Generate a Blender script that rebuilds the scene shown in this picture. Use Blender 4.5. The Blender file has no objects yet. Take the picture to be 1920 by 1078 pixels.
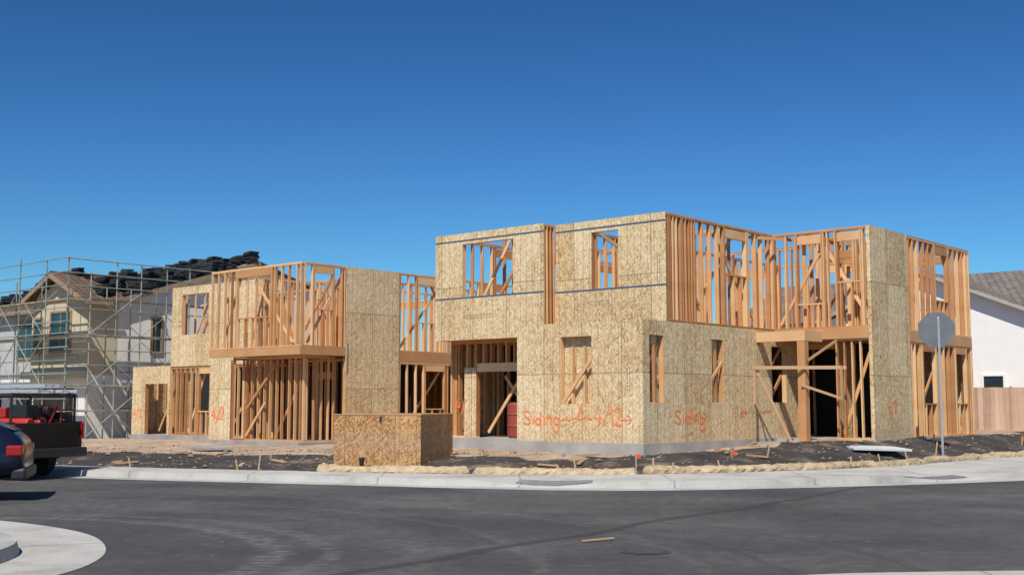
import bpy, math, random
from mathutils import Vector, Matrix, noise
RN=random.Random(7)
scene=bpy.context.scene
col=scene.collection

# ------------------------------------------------------------------ materials
def newmat(name, rough=0.8):
    m=bpy.data.materials.new(name); m.use_nodes=True
    nt=m.node_tree; b=nt.nodes['Principled BSDF']; b.inputs['Roughness'].default_value=rough
    return m,nt,b
def N(nt,t,**k):
    n=nt.nodes.new(t)
    for a,v in k.items():
        if a.startswith('i_'):
            key=a[2:]
            n.inputs[int(key) if key.isdigit() else key.replace('_',' ')].default_value=v
        else: setattr(n,a,v)
    return n
def ramp(nt,stops):
    r=nt.nodes.new('ShaderNodeValToRGB'); e=r.color_ramp.elements
    while len(e)<len(stops): e.new(0.5)
    for i,(p,c) in enumerate(stops):
        e[i].position=p; e[i].color=(c[0],c[1],c[2],1)
    return r
def math_(nt,op,a,b=None,c=None):
    n=nt.nodes.new('ShaderNodeMath'); n.operation=op
    for i,v in enumerate((a,b,c)):
        if v is None: continue
        if isinstance(v,(int,float)): n.inputs[i].default_value=v
        else: nt.links.new(v,n.inputs[i])
    return n.outputs[0]
def mixc(nt,f,a,b,mode='MIX'):
    n=nt.nodes.new('ShaderNodeMix'); n.data_type='RGBA'; n.blend_type=mode
    for i,v in ((0,f),(6,a),(7,b)):
        if isinstance(v,(int,float)): n.inputs[i].default_value=v
        elif isinstance(v,tuple): n.inputs[i].default_value=(v[0],v[1],v[2],1)
        else: nt.links.new(v,n.inputs[i])
    return n.outputs[2]
def simple(name,c,rough=0.7,var=0.25,scale=3.0,metal=0.0,bump=0.0,fine=40.0):
    m,nt,b=newmat(name,rough); L=nt.links
    tc=N(nt,'ShaderNodeTexCoord')
    n1=N(nt,'ShaderNodeTexNoise',i_Scale=scale,i_Detail=6.0); L.new(tc.outputs['Object'],n1.inputs['Vector'])
    n2=N(nt,'ShaderNodeTexNoise',i_Scale=fine,i_Detail=3.0); L.new(tc.outputs['Object'],n2.inputs['Vector'])
    f=math_(nt,'ADD',math_(nt,'MULTIPLY',n1.outputs['Fac'],0.6),math_(nt,'MULTIPLY',n2.outputs['Fac'],0.4))
    oi=N(nt,'ShaderNodeObjectInfo')
    f=math_(nt,'ADD',f,math_(nt,'MULTIPLY',math_(nt,'SUBTRACT',oi.outputs['Random'],0.5),0.15))
    lo=tuple(x*(1-var) for x in c); hi=tuple(min(1,x*(1+var)) for x in c)
    r=ramp(nt,[(0.3,lo),(0.7,hi)]); L.new(f,r.inputs[0]); L.new(r.outputs[0],b.inputs['Base Color'])
    b.inputs['Metallic'].default_value=metal
    if bump:
        bp=N(nt,'ShaderNodeBump',i_Strength=bump,i_Distance=0.02); L.new(n2.outputs['Fac'],bp.inputs['Height']); L.new(bp.outputs[0],b.inputs['Normal'])
    return m

def osb_material(name, tint=(1,1,1), shift=0.0, con=1.0):
    m,nt,b=newmat(name,0.75); L=nt.links
    uv=N(nt,'ShaderNodeUVMap')
    wob=N(nt,'ShaderNodeTexNoise',i_Scale=5.0,i_Detail=2.0); L.new(uv.outputs[0],wob.inputs['Vector'])
    addv=N(nt,'ShaderNodeVectorMath',operation='MULTIPLY_ADD'); L.new(wob.outputs['Color'],addv.inputs[0]); addv.inputs[1].default_value=(0.05,0.05,0); L.new(uv.outputs[0],addv.inputs[2])
    vals=[]
    for rot,sc in ((0.5,(9,36,1)),(-0.9,(10,40,1)),(1.5,(11,44,1))):
        mp=N(nt,'ShaderNodeMapping'); mp.vector_type='TEXTURE'
        mp.inputs['Rotation'].default_value=(0,0,rot); mp.inputs['Scale'].default_value=(1/sc[0],1/sc[1],1)
        L.new(addv.outputs[0],mp.inputs[0])
        v=N(nt,'ShaderNodeTexVoronoi',i_Scale=1.0); v.voronoi_dimensions='2D'; L.new(mp.outputs[0],v.inputs['Vector'])
        sp=N(nt,'ShaderNodeSeparateColor'); L.new(v.outputs['Color'],sp.inputs[0]); vals.append(sp.outputs)
    pick=math_(nt,'GREATER_THAN',vals[2][1],0.5)
    mx=N(nt,'ShaderNodeMix'); L.new(pick,mx.inputs[0]); L.new(vals[0][0],mx.inputs[2]); L.new(vals[1][0],mx.inputs[3])
    a=math_(nt,'ADD',math_(nt,'MULTIPLY',mx.outputs[0],0.7),math_(nt,'MULTIPLY',vals[2][0],0.3))
    a=math_(nt,'ADD',math_(nt,'MULTIPLY',math_(nt,'SUBTRACT',a,0.5),con),0.55)
    big=N(nt,'ShaderNodeTexNoise',i_Scale=1.1,i_Detail=6.0,i_Roughness=0.6); L.new(uv.outputs[0],big.inputs['Vector'])
    a=math_(nt,'ADD',a,math_(nt,'MULTIPLY',math_(nt,'SUBTRACT',big.outputs['Fac'],0.5),0.55))
    sx=N(nt,'ShaderNodeSeparateXYZ'); L.new(uv.outputs[0],sx.inputs[0])
    px=math_(nt,'DIVIDE',sx.outputs[0],1.22); py=math_(nt,'DIVIDE',math_(nt,'SUBTRACT',sx.outputs[1],1.1),2.5)
    cb=N(nt,'ShaderNodeCombineXYZ'); L.new(math_(nt,'FLOOR',math_(nt,'ADD',px,0.5)),cb.inputs[0]); L.new(math_(nt,'FLOOR',math_(nt,'ADD',py,0.5)),cb.inputs[1])
    wn=N(nt,'ShaderNodeTexWhiteNoise'); wn.noise_dimensions='2D'; L.new(cb.outputs[0],wn.inputs['Vector'])
    a=math_(nt,'ADD',a,math_(nt,'MULTIPLY',math_(nt,'SUBTRACT',wn.outputs['Value'],0.5),0.34))
    t=tint
    r=ramp(nt,[(0.0,(0.34*t[0],0.19*t[1],0.075*t[2])),(0.25,(0.54*t[0],0.355*t[1],0.165*t[2])),(0.55,(0.67*t[0],0.485*t[1],0.26*t[2])),(0.85,(0.77*t[0],0.60*t[1],0.36*t[2])),(1.0,(0.84*t[0],0.70*t[1],0.47*t[2]))])
    L.new(math_(nt,'ADD',a,shift),r.inputs[0])
    fx=math_(nt,'FRACT',px); seam=math_(nt,'LESS_THAN',math_(nt,'ABSOLUTE',math_(nt,'SUBTRACT',fx,0.5)),0.009)
    fn=math_(nt,'FRACT',math_(nt,'DIVIDE',sx.outputs[0],0.2033)); nl=math_(nt,'LESS_THAN',math_(nt,'ABSOLUTE',math_(nt,'SUBTRACT',fn,0.5)),0.05)
    n3=N(nt,'ShaderNodeTexNoise',i_Scale=6.0,i_Detail=3.0); L.new(uv.outputs[0],n3.inputs['Vector'])
    nl=math_(nt,'MULTIPLY',nl,math_(nt,'MULTIPLY',math_(nt,'GREATER_THAN',n3.outputs['Fac'],0.42),0.42))
    fy=math_(nt,'FRACT',py); sy=math_(nt,'LESS_THAN',math_(nt,'ABSOLUTE',math_(nt,'SUBTRACT',fy,0.5)),0.004)
    dk=math_(nt,'MAXIMUM',math_(nt,'MAXIMUM',math_(nt,'MULTIPLY',seam,0.75),math_(nt,'MULTIPLY',sy,0.7)),nl)
    c=mixc(nt,dk,r.outputs[0],(0.15,0.10,0.06))
    ft=math_(nt,'MULTIPLY',math_(nt,'MAXIMUM',math_(nt,'SUBTRACT',1.0,math_(nt,'ABSOLUTE',math_(nt,'DIVIDE',math_(nt,'SUBTRACT',sx.outputs[1],0.6),0.4))),0.0),math_(nt,'MULTIPLY',n3.outputs['Fac'],0.6))
    c=mixc(nt,ft,c,(0.40,0.30,0.21))
    L.new(c,b.inputs['Base Color'])
    bp=N(nt,'ShaderNodeBump',i_Strength=0.2,i_Distance=0.01); L.new(a,bp.inputs['Height']); L.new(bp.outputs[0],b.inputs['Normal'])
    return m

def fir_material(name,c1,c2,c3):
    m,nt,b=newmat(name,0.7); L=nt.links
    uv=N(nt,'ShaderNodeUVMap'); mp=N(nt,'ShaderNodeMapping'); mp.inputs['Scale'].default_value=(60,1.5,1); L.new(uv.outputs[0],mp.inputs[0])
    n1=N(nt,'ShaderNodeTexNoise',i_Scale=1.0,i_Detail=4.0); L.new(mp.outputs[0],n1.inputs['Vector'])
    g=N(nt,'ShaderNodeNewGeometry'); oi=N(nt,'ShaderNodeObjectInfo')
    rnd=math_(nt,'FRACT',math_(nt,'ADD',g.outputs['Random Per Island'],math_(nt,'MULTIPLY',oi.outputs['Random'],3.7)))
    tc=N(nt,'ShaderNodeTexCoord'); n2=N(nt,'ShaderNodeTexNoise',i_Scale=1.7,i_Detail=4.0); L.new(tc.outputs['Object'],n2.inputs['Vector'])
    a=math_(nt,'ADD',math_(nt,'MULTIPLY',rnd,0.75),math_(nt,'MULTIPLY',n1.outputs['Fac'],0.3))
    a=math_(nt,'ADD',a,math_(nt,'MULTIPLY',math_(nt,'SUBTRACT',n2.outputs['Fac'],0.5),0.6))
    r=ramp(nt,[(0.05,c1),(0.5,c2),(0.95,c3)]); L.new(a,r.inputs[0]); L.new(r.outputs[0],b.inputs['Base Color'])
    return m

OSB=osb_material('osb_sheathing',con=1.1)
OSB2=osb_material('osb_crate',(0.78,0.58,0.42),-0.17,1.6)
FIR=fir_material('fir_lumber',(0.37,0.15,0.055),(0.625,0.32,0.13),(0.80,0.53,0.28))
FIRD=fir_material('fir_beam',(0.44,0.205,0.08),(0.59,0.325,0.14),(0.69,0.43,0.21))
BRACE=fir_material('weathered_brace',(0.36,0.19,0.09),(0.48,0.28,0.14),(0.56,0.36,0.2))
CONC=simple('foundation_concrete',(0.34,0.32,0.29),0.9,0.35,1.5,bump=0.3)
BLUE=simple('chalk_strip',(0.07,0.10,0.15),0.8,0.3,4)
PAINT=simple('orange_spray_paint',(0.88,0.20,0.06),0.7,0.15,8)
STAMP=simple('stamp_ink',(0.30,0.23,0.15),0.8,0.2,8)
STEEL=simple('galvanised_steel',(0.42,0.43,0.44),0.45,0.15,6,metal=0.6)
SIGNB=simple('sign_back_metal',(0.15,0.155,0.165),0.55,0.25,4,metal=0.1)
STUCCO=simple('beige_stucco',(0.58,0.49,0.35),0.9,0.1,2,bump=0.2)
WRAP=simple('white_house_wrap',(0.80,0.77,0.73),0.7,0.1,1.2)
WHITE=simple('white_stucco',(0.83,0.80,0.75),0.9,0.05,2,bump=0.2)
TRIM=simple('painted_trim',(0.72,0.66,0.55),0.6,0.08,3)
BTRIM=simple('brown_painted_trim',(0.34,0.23,0.15),0.6,0.15,3)
GTRIM=simple('taupe_fascia',(0.40,0.36,0.32),0.6,0.1,3)
GREYW=simple('grey_siding',(0.46,0.46,0.47),0.8,0.12,2)
GLASS=simple('dark_window_glass',(0.025,0.04,0.05),0.08,0.3,2)
TEAL=simple('teal_glazing_film',(0.02,0.07,0.09),0.2,0.3,2)
DARK=simple('painted_interior_shade',(0.02,0.018,0.016),0.9,0.3,2)  # near-black colour standing in for shade inside rooms and openings
TYRE=simple('tyre_rubber',(0.02,0.02,0.02),0.85,0.3,20)
NAVY=simple('navy_car_paint',(0.010,0.016,0.035),0.18,0.1,2,metal=0.3)
BLACKP=simple('black_metal',(0.022,0.022,0.024),0.5,0.3,6)
BLACKG=simple('black_truck_paint',(0.015,0.015,0.017),0.25,0.3,3,metal=0.2)
REDP=simple('red_painted_metal',(0.38,0.025,0.018),0.5,0.3,5)
MAROON=simple('dark_red_plastic',(0.30,0.05,0.03),0.6,0.2,4)
TAIL=simple('red_tail_lamp',(0.35,0.01,0.01),0.2,0.2,5)
ALU=simple('aluminium_rail',(0.55,0.56,0.58),0.4,0.15,6,metal=0.4)
SCAF=simple('scaffold_tube',(0.30,0.33,0.27),0.5,0.4,3,metal=0.2)
PLANK=simple('scaffold_plank',(0.42,0.36,0.26),0.8,0.3,3)
STRAW=simple('straw_netting',(0.43,0.325,0.195),0.95,0.5,5,bump=1.0,fine=45)
STAKE=simple('stake_wood',(0.50,0.33,0.18),0.8,0.2,8)
FENCE=fir_material('fence_wood',(0.34,0.20,0.13),(0.48,0.30,0.20),(0.58,0.40,0.28))
LID=simple('pale_vault_cover',(0.60,0.60,0.59),0.6,0.15,3)
FLAGM=simple('orange_flag',(0.8,0.12,0.03),0.6,0.1,3)
TILEK=simple('charcoal_roof_tile',(0.026,0.026,0.030),0.7,0.4,4)
PAD=simple('grey_ramp_pad',(0.21,0.21,0.215),0.8,0.3,6,bump=0.6,fine=80)
IRON=simple('dusty_iron_cover',(0.062,0.06,0.057),0.8,0.3,12,bump=0.5)
PIPE=simple('black_plastic_pipe',(0.02,0.02,0.02),0.5,0.2,3)

def roof_material(name,c):
    m,nt,b=newmat(name,0.85); L=nt.links
    uv=N(nt,'ShaderNodeUVMap')
    br=N(nt,'ShaderNodeTexBrick',i_Scale=1.0); br.inputs['Brick Width'].default_value=0.33; br.inputs['Row Height'].default_value=0.36; br.inputs['Mortar Size'].default_value=0.025
    br.inputs['Color1'].default_value=(c[0]*1.2,c[1]*1.2,c[2]*1.2,1); br.inputs['Color2'].default_value=(c[0]*0.8,c[1]*0.8,c[2]*0.8,1); br.inputs['Mortar'].default_value=(c[0]*0.3,c[1]*0.3,c[2]*0.3,1)
    L.new(uv.outputs[0],br.inputs['Vector']); L.new(br.outputs['Color'],b.inputs['Base Color'])
    bp=N(nt,'ShaderNodeBump',i_Strength=0.5,i_Distance=0.04); bp.invert=True; L.new(br.outputs['Fac'],bp.inputs['Height']); L.new(bp.outputs[0],b.inputs['Normal'])
    return m
ROOFB=roof_material('brown_roof_tile',(0.14,0.088,0.06))
ROOFG=roof_material('grey_brown_roof_tile',(0.20,0.165,0.14))

# ------------------------------------------------------------------ mesh builder
class MB:
    def __init__(s): s.v=[];s.f=[];s.uv=[]
    def face(s,pts,uvs=None):
        b=len(s.v); s.v+= [tuple(p) for p in pts]; s.f.append(tuple(range(b,b+len(pts))))
        s.uv.append(uvs if uvs else [(p[0],p[1]) for p in pts])
    def box(s,x0,y0,z0,x1,y1,z1,grain=False):
        if x1<x0:x0,x1=x1,x0
        if y1<y0:y0,y1=y1,y0
        if z1<z0:z0,z1=z1,z0
        P=[(x0,y0,z0),(x1,y0,z0),(x1,y1,z0),(x0,y1,z0),(x0,y0,z1),(x1,y0,z1),(x1,y1,z1),(x0,y1,z1)]
        ext=(x1-x0,y1-y0,z1-z0)
        b=len(s.v); s.v+=P
        for q,a,c in (((0,3,2,1),0,1),((4,5,6,7),0,1),((0,1,5,4),0,2),((2,3,7,6),0,2),((1,2,6,5),1,2),((3,0,4,7),1,2)):
            if grain and ext[a]>ext[c]: a,c=c,a
            s.f.append(tuple(b+i for i in q)); s.uv.append([(P[i][a],P[i][c]) for i in q])
    def beam(s,p,q,w,h,up=(0,0,1)):
        p=Vector(p);q=Vector(q);d=(q-p);ln=d.length;d.normalize();u=Vector(up)
        if abs(d.dot(u))>0.98:u=Vector((1,0,0))
        sd=d.cross(u).normalized();u=sd.cross(d).normalized()
        c=[]
        for e in (p,q):
            for a,bb in ((-1,-1),(1,-1),(1,1),(-1,1)): c.append(e+sd*(a*w/2)+u*(bb*h/2))
        b=len(s.v); s.v+=[tuple(x) for x in c]
        o=RN.random()*5
        for qd,wd in (((0,1,5,4),w),((1,2,6,5),h),((2,3,7,6),w),((3,0,4,7),h)):
            s.f.append(tuple(b+i for i in qd)); s.uv.append([(o,0),(o+wd,0),(o+wd,ln),(o,ln)])
        for qd in ((3,2,1,0),(4,5,6,7)):
            s.f.append(tuple(b+i for i in qd)); s.uv.append([(0,0),(w,0),(w,h),(0,h)])
    def cyl(s,p,q,r0,r1=None,n=12,caps=True):
        if r1 is None:r1=r0
        p=Vector(p);q=Vector(q);d=(q-p).normalized();u=Vector((0,0,1)) if abs(d.z)<0.9 else Vector((1,0,0))
        a=d.cross(u).normalized();c=d.cross(a).normalized();b=len(s.v)
        for e,r in ((p,r0),(q,r1)):
            for i in range(n):
                t=2*math.pi*i/n; s.v.append(tuple(e+a*(r*math.cos(t))+c*(r*math.sin(t))))
        for i in range(n):
            j=(i+1)%n; s.f.append((b+i,b+j,b+n+j,b+n+i)); s.uv.append([(i/n,0),((i+1)/n,0),((i+1)/n,1),(i/n,1)])
        if caps:
            s.f.append(tuple(b+i for i in reversed(range(n)))); s.uv.append([(0,0)]*n)
            s.f.append(tuple(b+n+i for i in range(n))); s.uv.append([(0,0)]*n)
    def sheet(s,axis,a0,a1,c0,c1,z0,z1,holes):
        A=sorted(set([a0,a1]+[h for o in holes for h in o[:2] if a0<h<a1])); Z=sorted(set([z0,z1]+[h for o in holes for h in o[2:] if z0<h<z1]))
        def solid(i,j):
            if i<0 or j<0 or i>=len(A)-1 or j>=len(Z)-1: return False
            ca=(A[i]+A[i+1])/2;cz=(Z[j]+Z[j+1])/2
            return not any(o[0]<ca<o[1] and o[2]<cz<o[3] for o in holes)
        def pt(a,c,z): return (a,c,z) if axis=='x' else (c,a,z)
        def fc(L):
            s.face([pt(*p) for p in L],[((p[0]+p[1]*1.0),p[2]) for p in L])
        for i in range(len(A)-1):
            for j in range(len(Z)-1):
                if not solid(i,j): continue
                x0,x1,y0,y1=A[i],A[i+1],Z[j],Z[j+1]
                fc([(x0,c0,y0),(x1,c0,y0),(x1,c0,y1),(x0,c0,y1)])
                fc([(x1,c1,y0),(x0,c1,y0),(x0,c1,y1),(x1,c1,y1)])
                if not solid(i-1,j): fc([(x0,c1,y0),(x0,c0,y0),(x0,c0,y1),(x0,c1,y1)])
                if not solid(i+1,j): fc([(x1,c0,y0),(x1,c1,y0),(x1,c1,y1),(x1,c0,y1)])
                if not solid(i,j-1): fc([(x0,c1,y0),(x1,c1,y0),(x1,c0,y0),(x0,c0,y0)])
                if not solid(i,j+1): fc([(x0,c0,y1),(x1,c0,y1),(x1,c1,y1),(x0,c1,y1)])
    def mesh(s,name,mat,smooth=False):
        me=bpy.data.meshes.new(name); me.from_pydata(s.v,[],s.f)
        ul=me.uv_layers.new(name='UVMap'); k=0
        for fu in s.uv:
            for u in fu: ul.data[k].uv=(u[0],u[1]); k+=1
        me.materials.append(mat)
        if smooth:
            for p in me.polygons:p.use_smooth=True
        me.update(); return me
    def obj(s,name,mat,parent=None,loc=(0,0,0),rot=0.0,bevel=0,smooth=False,**props):
        o=bpy.data.objects.new(name,s.mesh(name,mat,smooth)); col.objects.link(o); o.location=loc; o.rotation_euler=(0,0,rot)
        if parent:o.parent=parent
        if bevel:
            m=o.modifiers.new('bevel','BEVEL'); m.width=bevel; m.segments=2; m.limit_method='ANGLE'
        for k,v in props.items(): o[k]=v
        return o
def empty(name,loc,rot,label,cat,group=None):
    o=bpy.data.objects.new(name,None); col.objects.link(o); o.location=loc; o.rotation_euler=(0,0,rot); o.empty_display_size=0.3
    o['label']=label;o['category']=cat
    if group:o['group']=group
    return o

ANG=math.radians(-41.0); CX,CY=3.12,28.41
EX=(math.cos(ANG),math.sin(ANG)); EY=(-EX[1],EX[0])
def W(x,y): return (CX+EX[0]*x+EY[0]*y, CY+EX[1]*x+EY[1]*y)
def Linv(X,Y): dx=X-CX;dy=Y-CY; return (EX[0]*dx+EX[1]*dy, EY[0]*dx+EY[1]*dy)

# ------------------------------------------------------------------ ground
def interp(P,x):
    if x<=P[0][0]: return P[0][1]+(x-P[0][0])*(-0.869)
    if x>=P[-1][0]: return P[-1][1]+(x-P[-1][0])*1.15
    for i in range(len(P)-1):
        if x<=P[i+1][0]:
            x0,y0=P[i];x1,y1=P[i+1];t=(x-x0)/(x1-x0)
            m0=(P[i+1][1]-P[i-1][1])/(P[i+1][0]-P[i-1][0]) if i>0 else -0.869
            m1=(P[i+2][1]-P[i][1])/(P[i+2][0]-P[i][0]) if i+2<len(P) else 1.15
            h=x1-x0;t2=t*t;t3=t2*t
            return (2*t3-3*t2+1)*y0+(t3-2*t2+t)*h*m0+(-2*t3+3*t2)*y1+(t3-t2)*h*m1
ROADP=[(-14,29.3),(-9.8,26.7),(-3.5,24.3),(0.2,23.0),(2.3,22.7),(4.6,23.2),(8,24.4),(11,25.9),(15,29)]
OUTP=[(-14,30.6),(-9.9,28.0),(-3.6,25.5),(0.2,24.6),(2.3,24.6),(5,25.5),(8.6,27.7),(11.5,30.6),(15,34.2)]
yroad=lambda x:interp(ROADP,x)
yout=lambda x:interp(OUTP,x)
def sm(t): t=max(0,min(1,t)); return t*t*(3-2*t)
def ground_z(X,Y):
    d=Y-yout(X)
    if d<-0.35: return -0.06
    lx,ly=Linv(X,Y)
    h=0.38+0.006*max(-20,min(lx,0))-.05*sm((-lx-20)/6)+0.05*max(0,min(lx,3))+0.03*max(0,min(ly,14))*sm((lx+2)/4)
    h=min(h,0.64)
    z=0.11+(h-0.11)*sm(d/3.4)
    if d>0.15:
        n=noise.noise(Vector((X*1.3,Y*1.3,0)))*0.035+noise.noise(Vector((X*4,Y*4,3)))*0.025+noise.noise(Vector((X*0.4,Y*0.4,7)))*0.05
        z+=n*sm(d/0.8)*(1.0 if Y<60 else 0.5)
    for hx,hy,hr,hh in ((-9.5,33.0,2.2,.12),(-12.5,35.5,2.0,.15),(1.2,27.6,1.3,.06),(10.6,33.2,1.6,.08),(6.6,30.0,1.2,.08)):
        q=math.hypot(X-hx,(Y-hy)*1.3)/hr
        if q<1: z+=hh*sm(1-q)*(1+.5*noise.noise(Vector((X*3,Y*3,9))))
    return z
def axisvals(lo,hi,a,b,st,g=1.25):
    v=[a+i*st for i in range(int((b-a)/st)+1)]
    x=v[-1];s=st
    while x<hi: s*=g;x+=s;v.append(x)
    x=a;s=st;pre=[]
    while x>lo: s*=g;x-=s;pre.append(x)
    return pre[::-1]+v
xs=axisvals(-1500,1500,-22,24,0.16); ys=axisvals(-60,2500,23,46,0.16)
gv=[];gc=[]
for y in ys:
    for x in xs:
        gv.append((x,y,ground_z(x,y)))
        d=y-yout(x)
        n=noise.noise(Vector((x*0.35,y*0.35,1)))*1.3+noise.noise(Vector((x*1.1,y*1.1,5)))*0.8
        dark=sm((3.9-d+n)/0.7)*sm((d-0.3+.3*noise.noise(Vector((x*1.5,y*1.5,2))))/0.3)
        gc.append(dark)
nx=len(xs)
gf=[(j*nx+i,j*nx+i+1,(j+1)*nx+i+1,(j+1)*nx+i) for j in range(len(ys)-1) for i in range(nx-1)]
me=bpy.data.meshes.new('ground');me.from_pydata(gv,[],gf)
at=me.attributes.new('dark','FLOAT','POINT'); at.data.foreach_set('value',gc)
m,nt,b=newmat('bare_dirt',0.95);L=nt.links
tc=N(nt,'ShaderNodeTexCoord'); a=N(nt,'ShaderNodeAttribute',attribute_name='dark')
n1=N(nt,'ShaderNodeTexNoise',i_Scale=1.2,i_Detail=9.0,i_Roughness=0.7);L.new(tc.outputs['Object'],n1.inputs['Vector'])
n2=N(nt,'ShaderNodeTexNoise',i_Scale=14.0,i_Detail=5.0);L.new(tc.outputs['Object'],n2.inputs['Vector'])
r1=ramp(nt,[(0.3,(0.24,0.16,0.10)),(0.5,(0.41,0.295,0.20)),(0.7,(0.54,0.42,0.31))]);L.new(n1.outputs['Fac'],r1.inputs[0])
r2=ramp(nt,[(0.3,(0.020,0.018,0.017)),(0.54,(0.050,0.043,0.038)),(0.66,(0.20,0.15,0.105))]);L.new(n1.outputs['Fac'],r2.inputs[0])
f=math_(nt,'ADD',a.outputs['Fac'],math_(nt,'MULTIPLY',math_(nt,'SUBTRACT',n1.outputs['Fac'],0.5),1.7))
fr=ramp(nt,[(0.40,(0,0,0)),(0.56,(1,1,1))]);L.new(f,fr.inputs[0])
c=mixc(nt,fr.outputs[0],r1.outputs[0],r2.outputs[0])
L.new(c,b.inputs['Base Color'])
bp=N(nt,'ShaderNodeBump',i_Strength=0.7,i_Distance=0.05);L.new(n2.outputs['Fac'],bp.inputs['Height']);L.new(bp.outputs[0],b.inputs['Normal'])
me.materials.append(m)
for p in me.polygons:p.use_smooth=True
o=bpy.data.objects.new('ground',me);col.objects.link(o);o['kind']='structure'

# asphalt
m,nt,b=newmat('asphalt',0.85);L=nt.links
tc=N(nt,'ShaderNodeTexCoord');P=tc.outputs['Object']
nb=N(nt,'ShaderNodeTexNoise',i_Scale=0.35,i_Detail=6.0,i_Roughness=0.6);L.new(P,nb.inputs['Vector'])
nm=N(nt,'ShaderNodeTexNoise',i_Scale=5.0,i_Detail=6.0,i_Roughness=0.7);L.new(P,nm.inputs['Vector'])
nf=N(nt,'ShaderNodeTexNoise',i_Scale=45.0,i_Detail=5.0,i_Roughness=0.85);L.new(P,nf.inputs['Vector'])
v=math_(nt,'ADD',math_(nt,'MULTIPLY',nb.outputs['Fac'],0.4),math_(nt,'ADD',math_(nt,'MULTIPLY',nm.outputs['Fac'],0.25),math_(nt,'MULTIPLY',nf.outputs['Fac'],0.35)))
r=ramp(nt,[(0.40,(0.038,0.037,0.0365)),(0.5,(0.070,0.068,0.066)),(0.58,(0.118,0.113,0.107))]);L.new(v,r.inputs[0])
c=r.outputs[0]
sx=N(nt,'ShaderNodeSeparateXYZ')
wv=N(nt,'ShaderNodeVectorMath',operation='MULTIPLY_ADD');L.new(nb.outputs['Color'],wv.inputs[0]);wv.inputs[1].default_value=(0.7,0.7,0);L.new(P,wv.inputs[2]);L.new(wv.outputs[0],sx.inputs[0])
def ring(cx,cy,rr,w,tread=False):
    dx=math_(nt,'SUBTRACT',sx.outputs[0],cx);dy=math_(nt,'SUBTRACT',sx.outputs[1],cy)
    d=math_(nt,'SQRT',math_(nt,'ADD',math_(nt,'MULTIPLY',dx,dx),math_(nt,'MULTIPLY',dy,dy)))
    e=math_(nt,'DIVIDE',math_(nt,'ABSOLUTE',math_(nt,'SUBTRACT',d,rr)),w)
    k=math_(nt,'MAXIMUM',math_(nt,'SUBTRACT',1.0,e),0.0)
    if tread:
        an=math_(nt,'ARCTAN2',dy,dx);s=math_(nt,'SINE',math_(nt,'MULTIPLY',an,rr*28))
        k=math_(nt,'MULTIPLY',math_(nt,'MINIMUM',math_(nt,'MULTIPLY',k,1.6),1.0),math_(nt,'ADD',math_(nt,'MULTIPLY',s,0.35),0.65))
    return k
brk=ramp(nt,[(0.40,(0,0,0)),(0.60,(1,1,1))]);L.new(nm.outputs['Fac'],brk.inputs[0])
for (cx,cy,rr,w,colr,st,tr) in ((-6.9,12.6,4.7,0.22,(0.24,0.23,0.215),0.6,True),(-6.9,12.6,5.3,0.17,(0.22,0.21,0.195),0.4,True),(-7.2,12.6,6.6,0.4,(0.16,0.155,0.145),0.3,False),(-8,12,8.6,0.15,(0.17,0.165,0.155),0.3,False),(-8,12,10.2,0.15,(0.17,0.165,0.155),0.3,False),(-2.6,12,5.6,0.09,(0.03,0.03,0.03),0.7,False),(-2.6,12,6.9,0.08,(0.03,0.03,0.03),0.6,False),(3,40,19.5,0.9,(0.15,0.145,0.138),0.3,False),(3,46,30,1.2,(0.04,0.04,0.04),0.25,False)):
    k=ring(cx,cy,rr,w,tr); k=math_(nt,'MULTIPLY',math_(nt,'MULTIPLY',k,st),math_(nt,'ADD',math_(nt,'MULTIPLY',brk.outputs[0],0.8),0.2))
    c=mixc(nt,k,c,colr)
dl=math_(nt,'ABSOLUTE',math_(nt,'SUBTRACT',math_(nt,'ADD',math_(nt,'MULTIPLY',sx.outputs[0],-0.816),math_(nt,'MULTIPLY',sx.outputs[1],0.577)),7.75))
k=math_(nt,'MULTIPLY',math_(nt,'LESS_THAN',dl,0.10),0.6)
c=mixc(nt,k,c,(0.026,0.026,0.026))
vs=N(nt,'ShaderNodeTexNoise',i_Scale=2.3,i_Detail=8.0,i_Roughness=0.75);L.new(P,vs.inputs['Vector'])
sr=ramp(nt,[(0.62,(0,0,0)),(0.74,(1,1,1))]);L.new(vs.outputs['Fac'],sr.inputs[0])
c=mixc(nt,math_(nt,'MULTIPLY',sr.outputs[0],0.5),c,(0.24,0.225,0.20))
sv=N(nt,'ShaderNodeTexVoronoi',i_Scale=1.6);L.new(P,sv.inputs['Vector'])
k=math_(nt,'LESS_THAN',sv.outputs['Distance'],0.035)
c=mixc(nt,math_(nt,'MULTIPLY',k,0.5),c,(0.35,0.33,0.29))
L.new(c,b.inputs['Base Color'])
bp=N(nt,'ShaderNodeBump',i_Strength=0.6,i_Distance=0.015);L.new(nf.outputs['Fac'],bp.inputs['Height']);L.new(bp.outputs[0],b.inputs['Normal'])
ASPH=m
mb=MB(); xx=[-600,-300,-150,-80,-50,-30]+[-20+i*0.5 for i in range(81)]+[24,30,50,80,150,300]
for i in range(len(xx)-1):
    x0,x1=xx[i],xx[i+1]
    mb.face([(x0,-50,0),(x1,-50,0),(x1,yroad(x1),0),(x0,yroad(x0),0)])
mb.obj('road',ASPH,kind='structure')

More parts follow.
